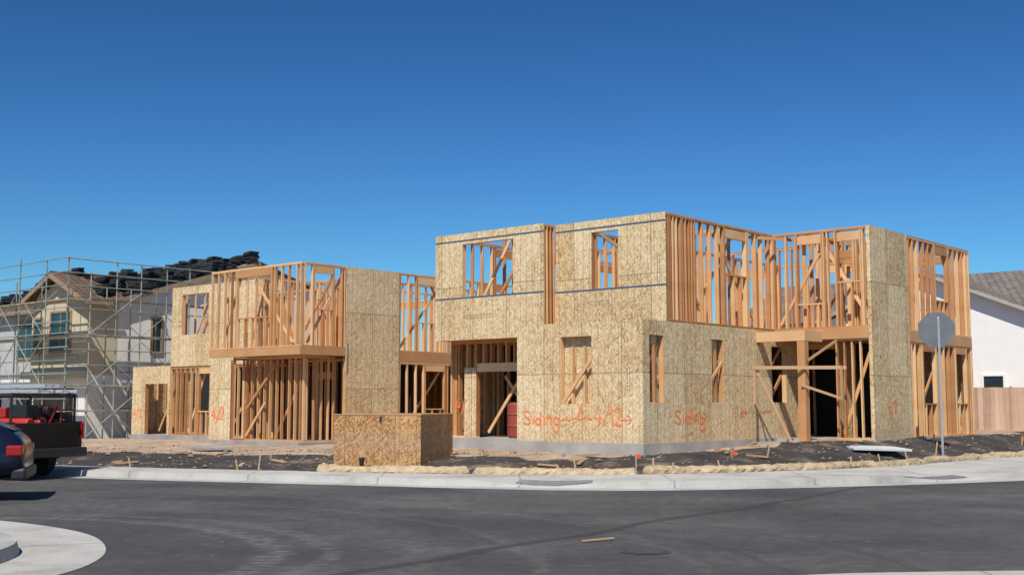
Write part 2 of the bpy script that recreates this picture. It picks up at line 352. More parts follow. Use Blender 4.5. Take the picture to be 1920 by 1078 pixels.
def concrete(name,c):
    m,nt,b=newmat(name,0.9);L=nt.links
    tc=N(nt,'ShaderNodeTexCoord');n1=N(nt,'ShaderNodeTexNoise',i_Scale=0.8,i_Detail=8.0,i_Roughness=0.65);L.new(tc.outputs['Object'],n1.inputs['Vector'])
    n2=N(nt,'ShaderNodeTexNoise',i_Scale=30.0,i_Detail=4.0);L.new(tc.outputs['Object'],n2.inputs['Vector'])
    f=math_(nt,'ADD',math_(nt,'MULTIPLY',n1.outputs['Fac'],0.75),math_(nt,'MULTIPLY',n2.outputs['Fac'],0.25))
    r=ramp(nt,[(0.3,tuple(x*0.55 for x in c)),(0.5,c),(0.7,tuple(x*1.18 for x in c))]);L.new(f,r.inputs[0])
    uv=N(nt,'ShaderNodeUVMap');sx=N(nt,'ShaderNodeSeparateXYZ');L.new(uv.outputs[0],sx.inputs[0])
    j=math_(nt,'LESS_THAN',math_(nt,'ABSOLUTE',math_(nt,'SUBTRACT',math_(nt,'FRACT',math_(nt,'DIVIDE',sx.outputs[0],3.0)),0.5)),0.005)
    L.new(mixc(nt,math_(nt,'MULTIPLY',j,0.55),r.outputs[0],(0.1,0.1,0.095)),b.inputs['Base Color'])
    return m
SIDE=concrete('sidewalk_concrete',(0.45,0.43,0.39))
GUT=concrete('gutter_concrete',(0.42,0.405,0.37))
def offs(fn,x,o):
    e=0.05;s=(fn(x+e)-fn(x-e))/(2*e);n=math.sqrt(1+s*s); return (x+s/n*o, fn(x)-1/n*o)
xr=[-60,-40,-30]+[-24+i*0.4 for i in range(111)]+[24,30,45,70]
mb=MB();u=0
for i in range(len(xr)-1):
    a,bx=xr[i],xr[i+1]; a0=(a,yroad(a));b0=(bx,yroad(bx));ao=offs(yroad,a,0.5);bo=offs(yroad,bx,0.5)
    du=math.dist(a0,b0)
    mb.face([(ao[0],ao[1],.005),(bo[0],bo[1],.005),(b0[0],b0[1],.012),(a0[0],a0[1],.012)],[(u,0),(u+du,0),(u+du,.5),(u,.5)]); u+=du
mb.obj('road_gutter',GUT,kind='structure')
mb=MB();u=0
def kz(x):
    return 0.14-0.115*max(sm(1-abs(x-0.6)/1.6),0)-0.115*sm(1-abs(x-9.2)/1.8)
for i in range(len(xr)-1):
    a,bx=xr[i],xr[i+1];a0=(a,yroad(a));b0=(bx,yroad(bx));ai=offs(yroad,a,-0.16);bi=offs(yroad,bx,-0.16)
    ao=(a,yout(a));bo=(bx,yout(bx));du=math.dist(a0,b0);za,zb=kz(a),kz(bx)
    a1=offs(yroad,a,-0.03);b1=offs(yroad,bx,-0.03)
    UV=lambda v0,v1:[(u,v0),(u+du,v0),(u+du,v1),(u,v1)]
    mb.face([(*a0,0.0),(*b0,0.0),(*b1,zb),(*a1,za)],UV(0,.14))
    mb.face([(*a1,za),(*b1,zb),(*bi,zb+.002),(*ai,za+.002)],UV(.14,.3))
    am=((ai[0]*.4+ao[0]*.6),(ai[1]*.4+ao[1]*.6));bm_=((bi[0]*.4+bo[0]*.6),(bi[1]*.4+bo[1]*.6))
    mb.face([(*ai,za+.002),(*bi,zb+.002),(*bm_,.15),(*am,.15)],UV(.3,1.0))
    mb.face([(*am,.15),(*bm_,.15),(*bo,.16),(*ao,.16)],UV(1.0,1.6))
    mb.face([(*ao,.16),(*bo,.16),(*bo,-.1),(*ao,-.1)],UV(1.6,1.8)); u+=du
mb.obj('sidewalk',SIDE,kind='structure')
for cx,wd in ((0.75,1.5),(9.0,1.5)):
    mb=MB()
    x0,x1=cx-wd/2,cx+wd/2;n=8
    for i in range(n):
        a=x0+(x1-x0)*i/n;b_=x0+(x1-x0)*(i+1)/n
        def q(x,w):
            pt=offs(yroad,x,-w);zi=kz(x)+.002; ai=offs(yroad,x,-0.16);ao=(x,yout(x));am=(ai[0]*.4+ao[0]*.6,ai[1]*.4+ao[1]*.6)
            t=max(0,(w-.16)/max(.2,math.dist(ai,am)));return (pt[0],pt[1],zi+(0.15-zi)*t+.012)
        mb.face([q(a,.22),q(b_,.22),q(b_,.65),q(a,.65)])
    mb.obj('ramp_warning_pad',PAD,kind='structure')

cor=[(-12,19.6),(-9.5,18.2),(-7.6,16.95),(-6.2,15.9),(-5.2,14.8),(-4.55,13.5),(-4.25,12.3),(-4.3,11.2),(-4.9,9.5),(-6,7)]
inn=[(-12,17.0),(-9.5,16.0),(-8.0,15.3),(-6.9,14.6),(-6.0,13.95),(-5.35,13.1),(-5.1,12.2),(-5.2,11.2),(-5.7,9.5),(-7,7)]
def densify(P,k=5):
    out=[]
    for i in range(len(P)-1):
        p0=Vector(P[max(i-1,0)]);p1=Vector(P[i]);p2=Vector(P[i+1]);p3=Vector(P[min(i+2,len(P)-1)])
        for j in range(k):
            t=j/k; out.append(0.5*((2*p1)+(-p0+p2)*t+(2*p0-5*p1+4*p2-p3)*t*t+(-p0+3*p1-3*p2+p3)*t**3))
    out.append(Vector(P[-1]));return out
C=densify(cor);I=densify(inn);mb=MB();u=0
for i in range(len(C)-1):
    du=(I[i+1]-I[i]).length
    mb.face([(*C[i],.006),(*C[i+1],.006),(*I[i+1],.02),(*I[i],.02)],[(u,0),(u+du,0),(u+du,1),(u,1)]);u+=du
mb.obj('corner_gutter',SIDE,kind='structure')
mb=MB();cc=Vector((-8.5,10.5));u=0
for i in range(len(I)-1):
    a,b_=I[i],I[i+1];da=(cc-a).normalized();db=(cc-b_).normalized();du=(b_-a).length
    a1=a+da*.04;b1=b_+db*.04;a2=a+da*.2;b2=b_+db*.2;a3=a+da*1.6;b3=b_+db*1.6
    uv=[(u,0),(u+du,0),(u+du,.2),(u,.2)]
    mb.face([(*a,0.0),(*b_,0.0),(*b1,.15),(*a1,.15)],uv);mb.face([(*a1,.15),(*b1,.15),(*b2,.155),(*a2,.155)],uv);mb.face([(*a2,.155),(*b2,.155),(*b3,.17),(*a3,.17)],uv);u+=du
mb.obj('corner_sidewalk',SIDE,kind='structure')
mb=MB()
near=densify([(1.2,10.5),(2.6,11.3),(4.2,11.58),(6,11.66),(9,11.6),(13,11.3)])
for i in range(len(near)-1):
    a,b_=near[i],near[i+1]; mb.face([(a.x,a.y-3,.006),(b_.x,b_.y-3,.006),(b_.x,b_.y,.006),(a.x,a.y,.006)])
mb.obj('near_gutter',GUT,kind='structure')

# ------------------------------------------------------------------ framing helpers
cache={}
def wbox(mb,axis,c,a0,a1,d0,d1,z0,z1,grain=True):
    if axis=='x': mb.box(a0,c+d0,z0,a1,c+d1,z1,grain)
    else: mb.box(c-d1,a0,z0,c-d0,a1,z1,grain)
def stud_wall(par,axis,a0,a1,c,z0,z1,ops=(),sp=0.406,dep=0.14,acc=None,name='stud_wall',extra=()):
    mb=acc if acc is not None else MB(); T=0.038
    segs=[(a0,a1)]
    for o in ops:
        if o[2]<=z0+.06:
            ns=[]
            for s_ in segs:
                if o[1]<=s_[0] or o[0]>=s_[1]: ns.append(s_)
                else:
                    if o[0]>s_[0]: ns.append((s_[0],o[0]))
                    if o[1]<s_[1]: ns.append((o[1],s_[1]))
            segs=ns
    for s_ in segs: wbox(mb,axis,c,s_[0],s_[1],0,dep,z0,z0+T)
    wbox(mb,axis,c,a0,a1,0,dep,z1-2*T,z1-T-.002); wbox(mb,axis,c,a0,a1,0,dep,z1-T,z1)
    zb,zt=z0+T,z1-2*T
    st=[a0]+list(extra);x=a0+sp
    while x<a1-T-.12: st.append(x+RN.uniform(-.03,.03));x+=sp
    st.append(a1-T)
    for o in ops:
        for e in (o[0]-T-.001,o[0]-2*T-.003,o[1]+.001,o[1]+T+.003):
            if a0<=e<=a1-T: st.append(e)
    good=[]
    for x in sorted(st):
        if any(o[0]-T+.002<x<o[1]-.002 for o in ops):
            o=[o for o in ops if o[0]-T+.002<x<o[1]-.002][0]
            if o[2]>z0+.1: wbox(mb,axis,c,x,x+T,0,dep,zb,o[2]-T)
            hh=min(0.24,max(0.1,(zt-o[3])))
            if zt-o[3]-hh>.06: wbox(mb,axis,c,x,x+T,0,dep,o[3]+hh,zt)
            continue
        if good and x-good[-1]<T+.001: continue
        good.append(x)
    for o in ops:
        if o[2]>z0+.1: wbox(mb,axis,c,o[0],o[1],0,dep,o[2]-T,o[2])
        hh=min(0.24,max(0.1,(zt-o[3])))
        wbox(mb,axis,c,o[0],o[1],.004,dep-.004,o[3],o[3]+hh-.002)
    wall=None
    if acc is None: wall=mb.obj(name,FIR,par)
    for x in good:
        if acc is not None: wbox(mb,axis,c,x,x+T,0,dep,zb,zt)
        else:
            key=(axis,round(dep,3),round(zt-zb,3))
            if key not in cache:
                cache[key]=[]
                for k in range(3):
                    q=MB()
                    if axis=='x': q.box(0,0,0,T,dep,zt-zb,True)
                    else: q.box(-dep,0,0,0,T,zt-zb,True)
                    cache[key].append(q.mesh('stud',FIR))
            so=bpy.data.objects.new('stud',RN.choice(cache[key]));col.objects.link(so);so.parent=wall
            so.location=(x,c,zb) if axis=='x' else (c,x,zb)
            tl=RN.uniform(-.009,.009); so.rotation_euler=(0,tl,0) if axis=='x' else (tl,0,0)
    return wall
def sheath(par,axis,a0,a1,c,z0,z1,holes=(),name='sheathing_panel',mat=None,th=.013):
    mb=MB()
    if axis=='x': mb.sheet('x',a0,a1,c-th,c-.001,z0,z1,holes)
    else: mb.sheet('y',a0,a1,c+th,c+.001,z0,z1,holes)
    return mb.obj(name,mat or OSB,par)
def beamobj(par,pts,w,h,name='brace',mat=None,**k):
    for p,q in pts:
        mb=MB();mb.beam(p,q,w,h);o=mb.obj(name,mat or FIR,par,**k)
    return o
GLY={'S':([[(.6,.85),(.45,1),(.15,.95),(.05,.75),(.2,.55),(.5,.42),(.58,.2),(.4,.02),(.1,.03),(0,.15)]],.75),
'i':([[(.1,.6),(.12,0)],[(.07,.82),(.13,.88)]],.32),
'd':([[(.5,1),(.5,0)],[(.5,.45),(.25,.55),(.05,.3),(.2,.02),(.48,.12)]],.68),
'n':([[(.05,.55),(.05,0)],[(.05,.4),(.25,.55),(.42,.45),(.45,0)]],.62),
'g':([[(.48,.5),(.22,.55),(.05,.3),(.2,.05),(.46,.15)],[(.48,.5),(.48,-.35),(.2,-.5),(.02,-.35)]],.65),
'4':([[(.35,1),(.05,.4)],[(.05,.4),(.55,.4)],[(.45,.75),(.4,0)]],.68),
'/':([[(.5,1.05),(0,-.1)]],.6),'1':([[(.1,1),(.1,0)]],.28),'2':([[(.05,.8),(.25,1),(.5,.8),(.1,.05)],[(.1,.05),(.6,.05)]],.7),
'-':([[(0,.22),(.3,.38),(.55,.30),(.9,.45),(1.2,.38),(1.5,.48),(1.9,.42)]],2.1),'~':([[(0,.5),(.4,.42),(.8,.55),(1.2,.5),(1.5,.62),(1.45,.2)]],1.9),' ':([],.4),
'<':([[(.5,.75),(.05,.45),(.5,.1)],[(.05,.45),(1.2,.5)]],1.4),'>':([[(.0,.45),(1.1,.5)],[(.75,.8),(1.12,.5),(.8,.15)]],1.4)}
def writing(par,axis,a,c,z,h,text,w=.04,mat=None,name='spray_painted_writing',sx=1.0):
    mb=MB();k=0;u=0.0;w=w*.95
    for ch in text:
        st,adv=GLY[ch];jy=RN.uniform(-.1,.1);js=RN.uniform(.85,1.12)
        for s_ in st:
            s_=[(p[0]+RN.uniform(-.03,.03),p[1]*js+jy+.03*math.sin(p[0]*9)) for p in s_]
            q_=densify(s_,4) if len(s_)>2 else [Vector(s_[0]),(Vector(s_[0])+Vector(s_[1]))*.5+Vector((.03,0)),Vector(s_[1])]
            for (p,q) in zip(q_[:-1],q_[1:]):
                P0=Vector(((u+p[0])*h*sx,p[1]*h));P1=Vector(((u+q[0])*h*sx,q[1]*h));d=(P1-P0)
                if d.length<1e-5: continue
                d.normalize()
                n=Vector((-d.y,d.x))*w*.5*RN.uniform(.35,1.4);P0=P0-d*w*.3;P1=P1+d*w*.3
                e=.004+.0004*(k%9);k+=1
                pts=[P0-n,P1-n,P1+n,P0+n]
                if axis=='x': mb.face([(a+t.x,c-.013-e,z+t.y) for t in pts])
                else: mb.face([(c+.013+e,a+t.x,z+t.y) for t in pts])
        u+=adv*RN.uniform(.93,1.1)
    return mb.obj(name,mat or PAINT,par)
def stamp(par,axis,a,c,z,n,vert,rows=2):
    mb=MB()
    for r in range(rows):
        u=0
        for i in range(n):
            l=RN.uniform(.03,.09); h=.028
            if vert: q=[(r*.07,u),(r*.07+h,u),(r*.07+h,u+l),(r*.07,u+l)]
            else: q=[(u,r*.07),(u+l,r*.07),(u+l,r*.07+h),(u,r*.07+h)]
            if axis=='x': mb.face([(a+x,c-.0155,z+y) for x,y in q])
            else: mb.face([(c+.0155,a+x,z+y) for x,y in q])
            u+=l+.03
    mb.obj('ink_stamp',STAMP,par)

ZF,ZD,ZJ,ZT=0.66,3.37,3.65,6.36
# ================================================================== HOUSE 1
H1=empty('house_under_construction',(CX,CY,0),ANG,'two-storey timber framed house with orange-sprayed wood panel sheathing','house')
mb=MB()
mb.box(-3.98,-.03,-.4,.03,7.88,ZF,False); mb.box(-7.53,1.17,-.4,-3.98,13.75,ZF); mb.box(-3.98,7.88,-.4,.03,13.75,ZF); mb.box(.03,6.47,-.4,2.91,13.75,ZF)
mb.obj('foundation',CONC,H1)
mb=MB();mb.box(.04,5.3,-.2,1.7,6.46,.58);mb.obj('porch_slab',CONC,H1)
mb=MB()
for q in ((-7.48,.56,-3.5,13.68),(-3.5,1.07,-.012,13.68),(-.012,6.52,2.87,13.68)): mb.box(q[0],q[1],ZD+.002,q[2],q[3],ZJ-.002)
mb.obj('upper_floor_deck',FIRD,H1)
w1=(-2.51,-1.52,1.6,3.28)
sheath(H1,'x',-3.95,.013,0,ZF-.06,3.63,[w1])
rw=[(.28,.9,1.64,3.27),(3.11,3.69,1.64,3.27),(6.27,7.1,1.64,3.2)]
sheath(H1,'y',0,7.85,0,ZF-.06,3.63,rw)
stud_wall(H1,'x',-3.95,-.01,0.004,ZF,3.6,[w1],dep=.13)
stud_wall(H1,'y',.14,7.8,-.004,ZF,3.6,rw,dep=.13)
for bx in ((-2.52,.17,1.3,-1.5,.185,3.3),(-.185,3.0,1.4,-.17,3.8,3.3),(-.185,.6,1.4,-.17,.95,3.3)):
    mb=MB();mb.box(*bx);mb.obj('backing_board',OSB,H1)
for bx in ((-2.18,.03,1.6,-2.14,.12,3.04),(-1.80,.03,1.6,-1.76,.12,3.04),(-.1,.55,1.64,-.03,.59,3.03),(-.1,3.38,1.64,-.03,3.42,3.03)):
    mb=MB();mb.box(*bx,True);mb.obj('window_blocking',FIR,H1)
beamobj(H1,[((-2.45,.01,1.62),(-1.55,.01,2.7))],.038,.09)
for y0 in (.3,6.3): beamobj(H1,[((-.15,y0-.1,1.5),(-.15,y0+.8,2.4)),((-.15,y0-.1,2.4),(-.15,y0+.8,3.2))],.038,.09)
beamobj(H1,[((-.02,3.1,2.2),(-.02,3.7,2.7))],.03,.08)
stud_wall(H1,'x',-7.5,-3.97,1.2,ZF,ZD,[(-6.5,-4.2,ZF,2.5)],sp=.3)
sheath(H1,'x',-6.96,-6.52,1.2,ZF-.02,2.62)
writing(H1,'x',-7.3,1.19,1.35,.34,'4/',.042)
uw1=(-6.44,-4.56,4.53,6.05);uw2=(-2.30,-1.43,4.56,6.05)
sheath(H1,'x',-7.5,-3.49,.55,3.37,ZT,[uw1]);stud_wall(H1,'x',-7.5,-3.66,.554,ZJ,ZT-.004,[uw1],dep=.13)
sheath(H1,'x',-3.48,.013,1.05,3.64,ZT,[uw2]);stud_wall(H1,'x',-3.48,-.01,1.054,ZJ,ZT-.004,[uw2],dep=.13)
stud_wall(H1,'y',.57,1.03,-3.5,ZJ,ZT-.004,sp=.15)
for z in (6.13,4.52):
    for bx in ((-7.5,.5335,z,-3.49,.5365,z+.045),(-3.48,1.0335,z,.013,1.0365,z+.045)):
        mb=MB();mb.box(*bx);mb.obj('chalk_line_strip',BLUE,H1)
stud_wall(H1,'y',1.2,6.5,0,ZJ,ZT,[(3.9,5.0,5.05,6.02)],sp=.39,dep=.12,extra=[1.28,1.38,1.76,1.84,2.15,2.24])
stud_wall(H1,'x',.01,2.86,6.5,ZJ,ZT,[(.75,1.45,4.35,6.0),(1.95,2.6,4.9,6.0)],sp=.33,dep=.12)
sheath(H1,'y',6.49,8.93,2.88,ZF-.03,ZT,[]);sheath(H1,'x',2.78,2.893,6.5,ZF-.03,ZT,[],th=.01)
stud_wall(H1,'y',8.95,13.7,2.88,ZJ,ZT,[(11.0,11.9,4.66,6.02)],sp=.38,dep=.12,extra=[9.05,13.4])
stud_wall(H1,'y',8.95,13.7,2.88,ZF,ZD,[(9.89,10.8,1.62,3.1),(12.4,13.2,1.62,3.1)],sp=.36,dep=.12,extra=[9.05])
stud_wall(None,'y',6.66,8.9,2.87,ZJ,ZT-.01,acc=(A1:=MB()))
for bx in ((2.80,8.94,ZD-.03,2.893,13.7,ZJ+.0),(.02,6.46,ZD-.02,2.78,6.515,ZJ+.0)):
    mb=MB();mb.box(*bx,True);mb.obj('rim_beam',FIRD,H1)
stud_wall(H1,'x',1.80,2.84,6.53,ZF,ZD,sp=.24,dep=.1)
sheath(H1,'y',6.9,7.8,1.70,ZF,ZD)
stud_wall(H1,'x',.02,1.7,7.85,ZF,ZD,[(.25,1.5,ZF,3.15)])
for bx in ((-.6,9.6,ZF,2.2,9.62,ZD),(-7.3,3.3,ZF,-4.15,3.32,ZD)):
    mb=MB();mb.box(*bx);mb.obj('interior_shade_panel',DARK,H1)  # black sheets added behind the doorways, painting the interior shade
writing(H1,'y',7.25,2.88,1.35,.34,'4/2',.045)
for (ax,a0,a1,c,z0,z1,ops) in (
  ('y',1.3,13.4,-3.5,ZJ,ZT,[(4,5,ZJ,5.7)]),('x',-7.3,-3.6,6.2,ZJ,ZT,[(-5,-4,ZJ,5.7)]),('x',-3.3,-.2,4.4,ZJ,ZT,[]),('x',-3.3,2.7,9.2,ZJ,ZT,[(.2,1.2,ZJ,5.7)]),('y',6.7,13.4,.9,ZJ,ZT,[(8,9,ZJ,5.7)]),('x',.2,2.7,7.9,ZJ,ZT,[(.8,1.7,ZJ,5.7)]),('y',1.4,9,-5.6,ZJ,ZT,[(3,4,ZJ,5.7)]),
  ('x',-7.4,2.85,13.56,ZJ,ZT,[(-6,-4,4.6,6.0),(-2,0,4.6,6.0),(1,2.2,4.6,6.0)]),('y',.8,13.5,-7.36,ZJ,ZT,[(3,4.2,4.6,6.0),(8,9.2,4.6,6.0)]),
  ('x',-3.8,-.2,3.4,ZF,ZD,[(-2,-1,ZF,2.7)]),('x',-7.3,-4.3,2.5,ZF,ZD,[(-6.0,-5.4,ZF,2.7)]),('y',1.4,10,-4,ZF,ZD,[(2,3,ZF,2.7)]),('x',-3.8,-.2,9.2,ZF,ZD,[]),('x',-7.4,2.85,13.56,ZF,ZD,[]),('y',.1+1.2,13.5,-7.36,ZF,ZD,[])):
    stud_wall(None,ax,a0,a1,c,z0,z1,ops,acc=A1,dep=.1,sp=.4)
for p,q in (((-6.8,1.2,3.7),(-5.2,1.2,6.2)),((-4.2,1.0,6.2),(-5.9,1.0,4.0)),((-5,2.5,6.3),(-5,1,4)),((-2.6,2,3.8),(-1.2,2,6.3)),((-.18,2.5,3.8),(-.18,4.6,6.2)),((-.2,5.8,3.8),(-.2,3.6,6.1)),((-.18,1.4,5.9),(-.18,3.0,3.9)),
   ((.1,6.7,3.8),(1.6,6.7,6.2)),((2.7,6.75,3.9),(1.3,6.75,6.2)),((2.7,9.2,3.8),(2.7,11.0,6.2)),((2.7,13.3,3.8),(2.7,11.9,6.2)),((2.7,9.3,.8),(2.7,11.6,3.2)),((2.7,13.3,.8),(2.7,11.6,2.8)),((-6.4,1.6,.8),(-5.0,1.6,2.6)),((-6.3,2.2,2.4),(-5.3,2.2,1.2)),((.4,8.5,3.8),(.4,11,6.2)),((1.8,10.5,3.9),(.2,10.5,6.2)),((1.9,6.75,.8),(2.7,6.75,3.0)),((-1.2,3.2,6.2),(1.4,8.8,6.2)),((-2.4,1.2,6.2),(-2.4,4.3,5.2))):
    A1.beam(p,q,.038,.09)
A1.obj('interior_framing',FIR,H1,kind='stuff')
mb=MB();mb.sheet('x',-7.5,2.88,13.72,13.735,ZF,3.6,[]);mb.obj('rear_sheathing_panel',OSB,H1)
mb=MB();mb.sheet('y',1.2,13.7,-7.52,-7.505,ZF,3.6,[]);mb.obj('side_sheathing_panel',OSB,H1)
mb=MB();prof=[(.0,0),(.24,0),(.27,.05),(.28,.3),(.30,.33),(.28,.36),(.28,.62),(.30,.65),(.28,.68),(.26,.92),(.2,.98),(0,.98)]
for (r0,z0),(r1,z1) in zip(prof[:-1],prof[1:]):
    for i in range(20):
        a,b_=2*math.pi*i/20,2*math.pi*(i+1)/20
        mb.face([(r0*math.cos(a),r0*math.sin(a),z0),(r0*math.cos(b_),r0*math.sin(b_),z0),(r1*math.cos(b_),r1*math.sin(b_),z1),(r1*math.cos(a),r1*math.sin(a),z1)])
bw=W(-5.45,1.75);o=mb.obj('plastic_barrel',MAROON,loc=(bw[0],bw[1],ZF+.002));o['label']='dark red plastic barrel standing inside house doorway';o['category']='barrel'
mb=MB();mb.box(1.24,5.42,.605,1.46,5.64,3.27,True);mb.obj('porch_post',FIRD,H1)
mb=MB();mb.box(1.19,5.37,.2,1.51,5.69,.60);mb.obj('post_footing',CONC,H1)
mb=MB();mb.box(.016,5.44,3.28,1.46,5.6,3.55,True);mb.box(1.3,5.603,3.28,1.46,6.455,3.55,True);mb.obj('porch_beam',FIRD,H1)
beamobj(H1,[((.35,4.58,2.56),(2.35,6.01,2.56))],.038,.09,'temporary_brace',BRACE)
beamobj(H1,[((.4,4.62,2.62),(.4,4.62,1.6)),((.42,4.70,2.5),(1.15,5.25,.5)),((2.25,5.92,2.6),(2.25,5.92,1.7)),((1.38,5.36,2.1),(2.2,5.96,1.75)),((1.5,5.5,2.75),(1.95,6.3,3.3))],.03,.065,'temporary_brace',BRACE)
beamobj(H1,[((2.905,6.9,3.9),(2.905,6.9,2.9))],.012,.05,'metal_strap',STEEL)
writing(H1,'x',-3.72,0,1.08,.36,'Siding',.042); writing(H1,'x',-2.5,0,1.12,.34,'-',.04,sx=1.5);writing(H1,'x',-1.45,0,1.10,.40,'4/12',.042);writing(H1,'x',-.66,0,1.08,.3,'>',.04);writing(H1,'x',-1.95,0,1.3,.25,'/',.04)
writing(H1,'y',1.35,0,1.12,.38,'Siding',.042,sx=1.15);writing(H1,'y',4.5,0,1.22,.24,'<',.032,sx=1.6);writing(H1,'y',5.6,0,1.2,.3,'~',.032,sx=1.3)
stamp(H1,'x',-.45,0,1.9,7,True);stamp(H1,'x',-6.4,.55,3.95,12,False);stamp(H1,'x',-2.4,1.05,4.15,8,False);stamp(H1,'y',2.1,0,2.2,6,True);stamp(H1,'x',-.25,1.05,4.6,8,True)
stamp(H1,'y',7.4,2.88,4.3,7,True);stamp(H1,'x',-3.9,.55,4.7,7,True);stamp(H1,'x',-2.85,0,2.2,6,True)

# ================================================================== HOUSE 2
w=W(-13.29,.36)
H2=empty('house_under_construction',(w[0],w[1],-.26),ANG,'smaller open-framed timber house with one tall sheathed panel','house')
mb=MB();mb.box(-4.88,-.03,-.3,-3.55,1.84,ZF);mb.box(-4.88,1.84,-.3,.03,13.0,ZF);mb.box(-3.55,-.03,-.3,.03,1.84,ZF);mb.box(-13.48,2.31,-.3,-4.88,13.0,ZF);mb.obj('foundation',CONC,H2)
mb=MB();mb.box(-4.84,.16,ZD+.1,-.15,12.9,ZJ-.002);mb.box(-10.76,2.36,ZD+.002,-4.845,12.9,ZJ-.002);mb.obj('upper_floor_deck',FIRD,H2)
for bx in ((-4.86,-.01,3.42,0,.14,ZJ+.02),(-.14,.145,3.42,.0,1.85,ZJ+.02),(-.14,4.3,3.3,.0,12.9,ZJ)):
    mb=MB();mb.box(*bx,True);mb.obj('rim_beam',FIRD,H2)
stud_wall(H2,'x',-4.85,0,0,ZJ+.03,ZT,[(-3.37,-1.6,4.7,6.05)],sp=.38,dep=.1)
stud_wall(H2,'y',.15,1.86,-.0,ZJ+.03,ZT,[(.55,1.3,4.9,6.05)],sp=.38,dep=.1)
sheath(H2,'y',1.87,4.28,0,ZF-.06,ZT);stud_wall(None,'y',1.9,4.25,-.01,ZJ,ZT,acc=(A2:=MB()));stud_wall(None,'y',1.9,4.25,-.01,ZF,ZD,acc=A2)
stud_wall(H2,'y',4.3,12.9,0,ZJ,ZT,[(5.2,6.3,4.7,6.05),(8.5,9.8,4.7,6.05)],sp=.4,dep=.1)
stud_wall(H2,'y',4.3,12.9,0,ZF,3.29,[(5.6,6.5,1.7,3.0)],sp=.4,dep=.1)
sheath(H2,'x',-10.78,-4.87,2.34,3.3,ZT,[(-10.1,-8.35,4.5,6.05)]);stud_wall(H2,'x',-10.78,-4.9,2.345,ZJ,ZT-.004,[(-10.1,-8.35,4.5,6.05)])
stud_wall(H2,'x',-10.78,-4.9,2.36,ZF,3.29,[(-8.9,-7.6,1.6,3.0)],sp=.33,dep=.1)
sheath(H2,'x',-13.45,-10.79,2.34,ZF-.06,3.34,[(-12.5,-10.95,ZF-.02,2.65)]);stud_wall(H2,'x',-13.45,-10.8,2.345,ZF,3.33,[(-12.5,-10.95,ZF,2.65)])
sheath(H2,'x',-4.80,-3.6,0,ZF-.06,3.4);stud_wall(None,'x',-4.8,-3.62,0.004,ZF,3.32,acc=A2)
stud_wall(H2,'y',.15,1.8,-3.6,ZF,3.4,sp=.35,dep=.1)
stud_wall(H2,'x',-3.55,-.5,.55,ZF,3.4,[],sp=.32,dep=.1)
stud_wall(H2,'y',.7,1.86,-.5,ZF,3.4,[],sp=.3,dep=.1)
writing(H2,'x',-4.65,0,1.3,.40,'4/2',.05);writing(H2,'x',-13.35,2.34,1.3,.34,'4/2',.045)
for (ax,a0,a1,c,z0,z1,ops) in (
  ('y',.3,12.5,-4.8,ZJ,ZT,[]),('x',-4.6,-.2,4.2,ZJ,ZT,[(-3,-2,ZJ,5.7)]),('y',4.4,12,-2.4,ZJ,ZT,[(5,6,ZJ,5.7)]),('x',-10.6,-.2,12.7,ZJ,ZT,[(-9,-7,4.6,6.05),(-4,-2.5,4.6,6.05)]),('y',2.5,12.5,-10.6,ZJ,ZT,[(4,5,4.6,6.05)]),('x',-10.5,-5,6,ZJ,ZT,[]),
  ('x',-3.5,-.2,2.4,ZF,ZD,[(-2,-1.2,ZF,2.7)]),('y',2.6,5,-2.3,ZF,ZD,[]),('x',-13,-.2,12.7,ZF,ZD,[]),('y',2.5,12.5,-4.8,ZF,ZD,[]),('x',-10.5,-5,5,ZF,ZD,[]),('y',2.6,12,-13.3,ZF,3.33,[])):
    stud_wall(None,ax,a0,a1,c,z0,z1,ops,acc=A2,dep=.09,sp=.4)
for p,q in (((-4.4,.2,3.8),(-3.4,.2,6.2)),((-.4,.2,3.8),(-1.6,.2,6.2)),((-4.6,1.8,6.0),(-2.6,1.8,3.9)),((-.18,.4,3.8),(-.18,1.8,6.0)),((-.2,4.5,3.8),(-.2,6.6,6.2)),((-.2,7.6,3.8),(-.2,6.0,6.0)),((-3.4,.5,1.7),(-1.9,.5,3.1)),((-3.4,.5,.8),(-2.4,.5,1.9)),((-2.2,.8,.8),(-.9,.8,2.6)),((-9.9,2.8,3.8),(-8.4,2.8,6.0)),((-9.0,2.9,6.0),(-10.2,2.9,4.2)),((-12.2,2.8,.8),(-11,2.8,2.6)),((-10,2.7,.8),(-9,2.7,3)),((-7.4,2.7,.8),(-5.6,2.7,3)),((-.25,4.6,.8),(-.25,6.5,3.0)),((-3.3,2.5,3.9),(-1.5,2.5,6.1))):
    A2.beam(p,q,.038,.09)
A2.obj('interior_framing',FIR,H2,kind='stuff')
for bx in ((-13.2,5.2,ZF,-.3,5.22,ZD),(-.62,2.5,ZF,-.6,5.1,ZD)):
    mb=MB();mb.box(*bx);mb.obj('interior_shade_panel',DARK,H2)  # black sheets added behind the studs to paint dark gaps
mb=MB();mb.sheet('x',-13.4,-.1,12.82,12.835,ZF,3.3,[]);mb.obj('rear_sheathing_panel',OSB,H2)
mb=MB();mb.sheet('y',2.4,12.7,-13.46,-13.45,ZF,3.3,[]);mb.obj('side_sheathing_panel',OSB,H2)
stamp(H2,'y',2.6,0,4.2,8,True);stamp(H2,'y',3.6,0,1.6,8,True)
beamobj(H2,[((.03,1.9,3.9),(.03,1.9,2.9))],.012,.05,'metal_strap',STEEL)

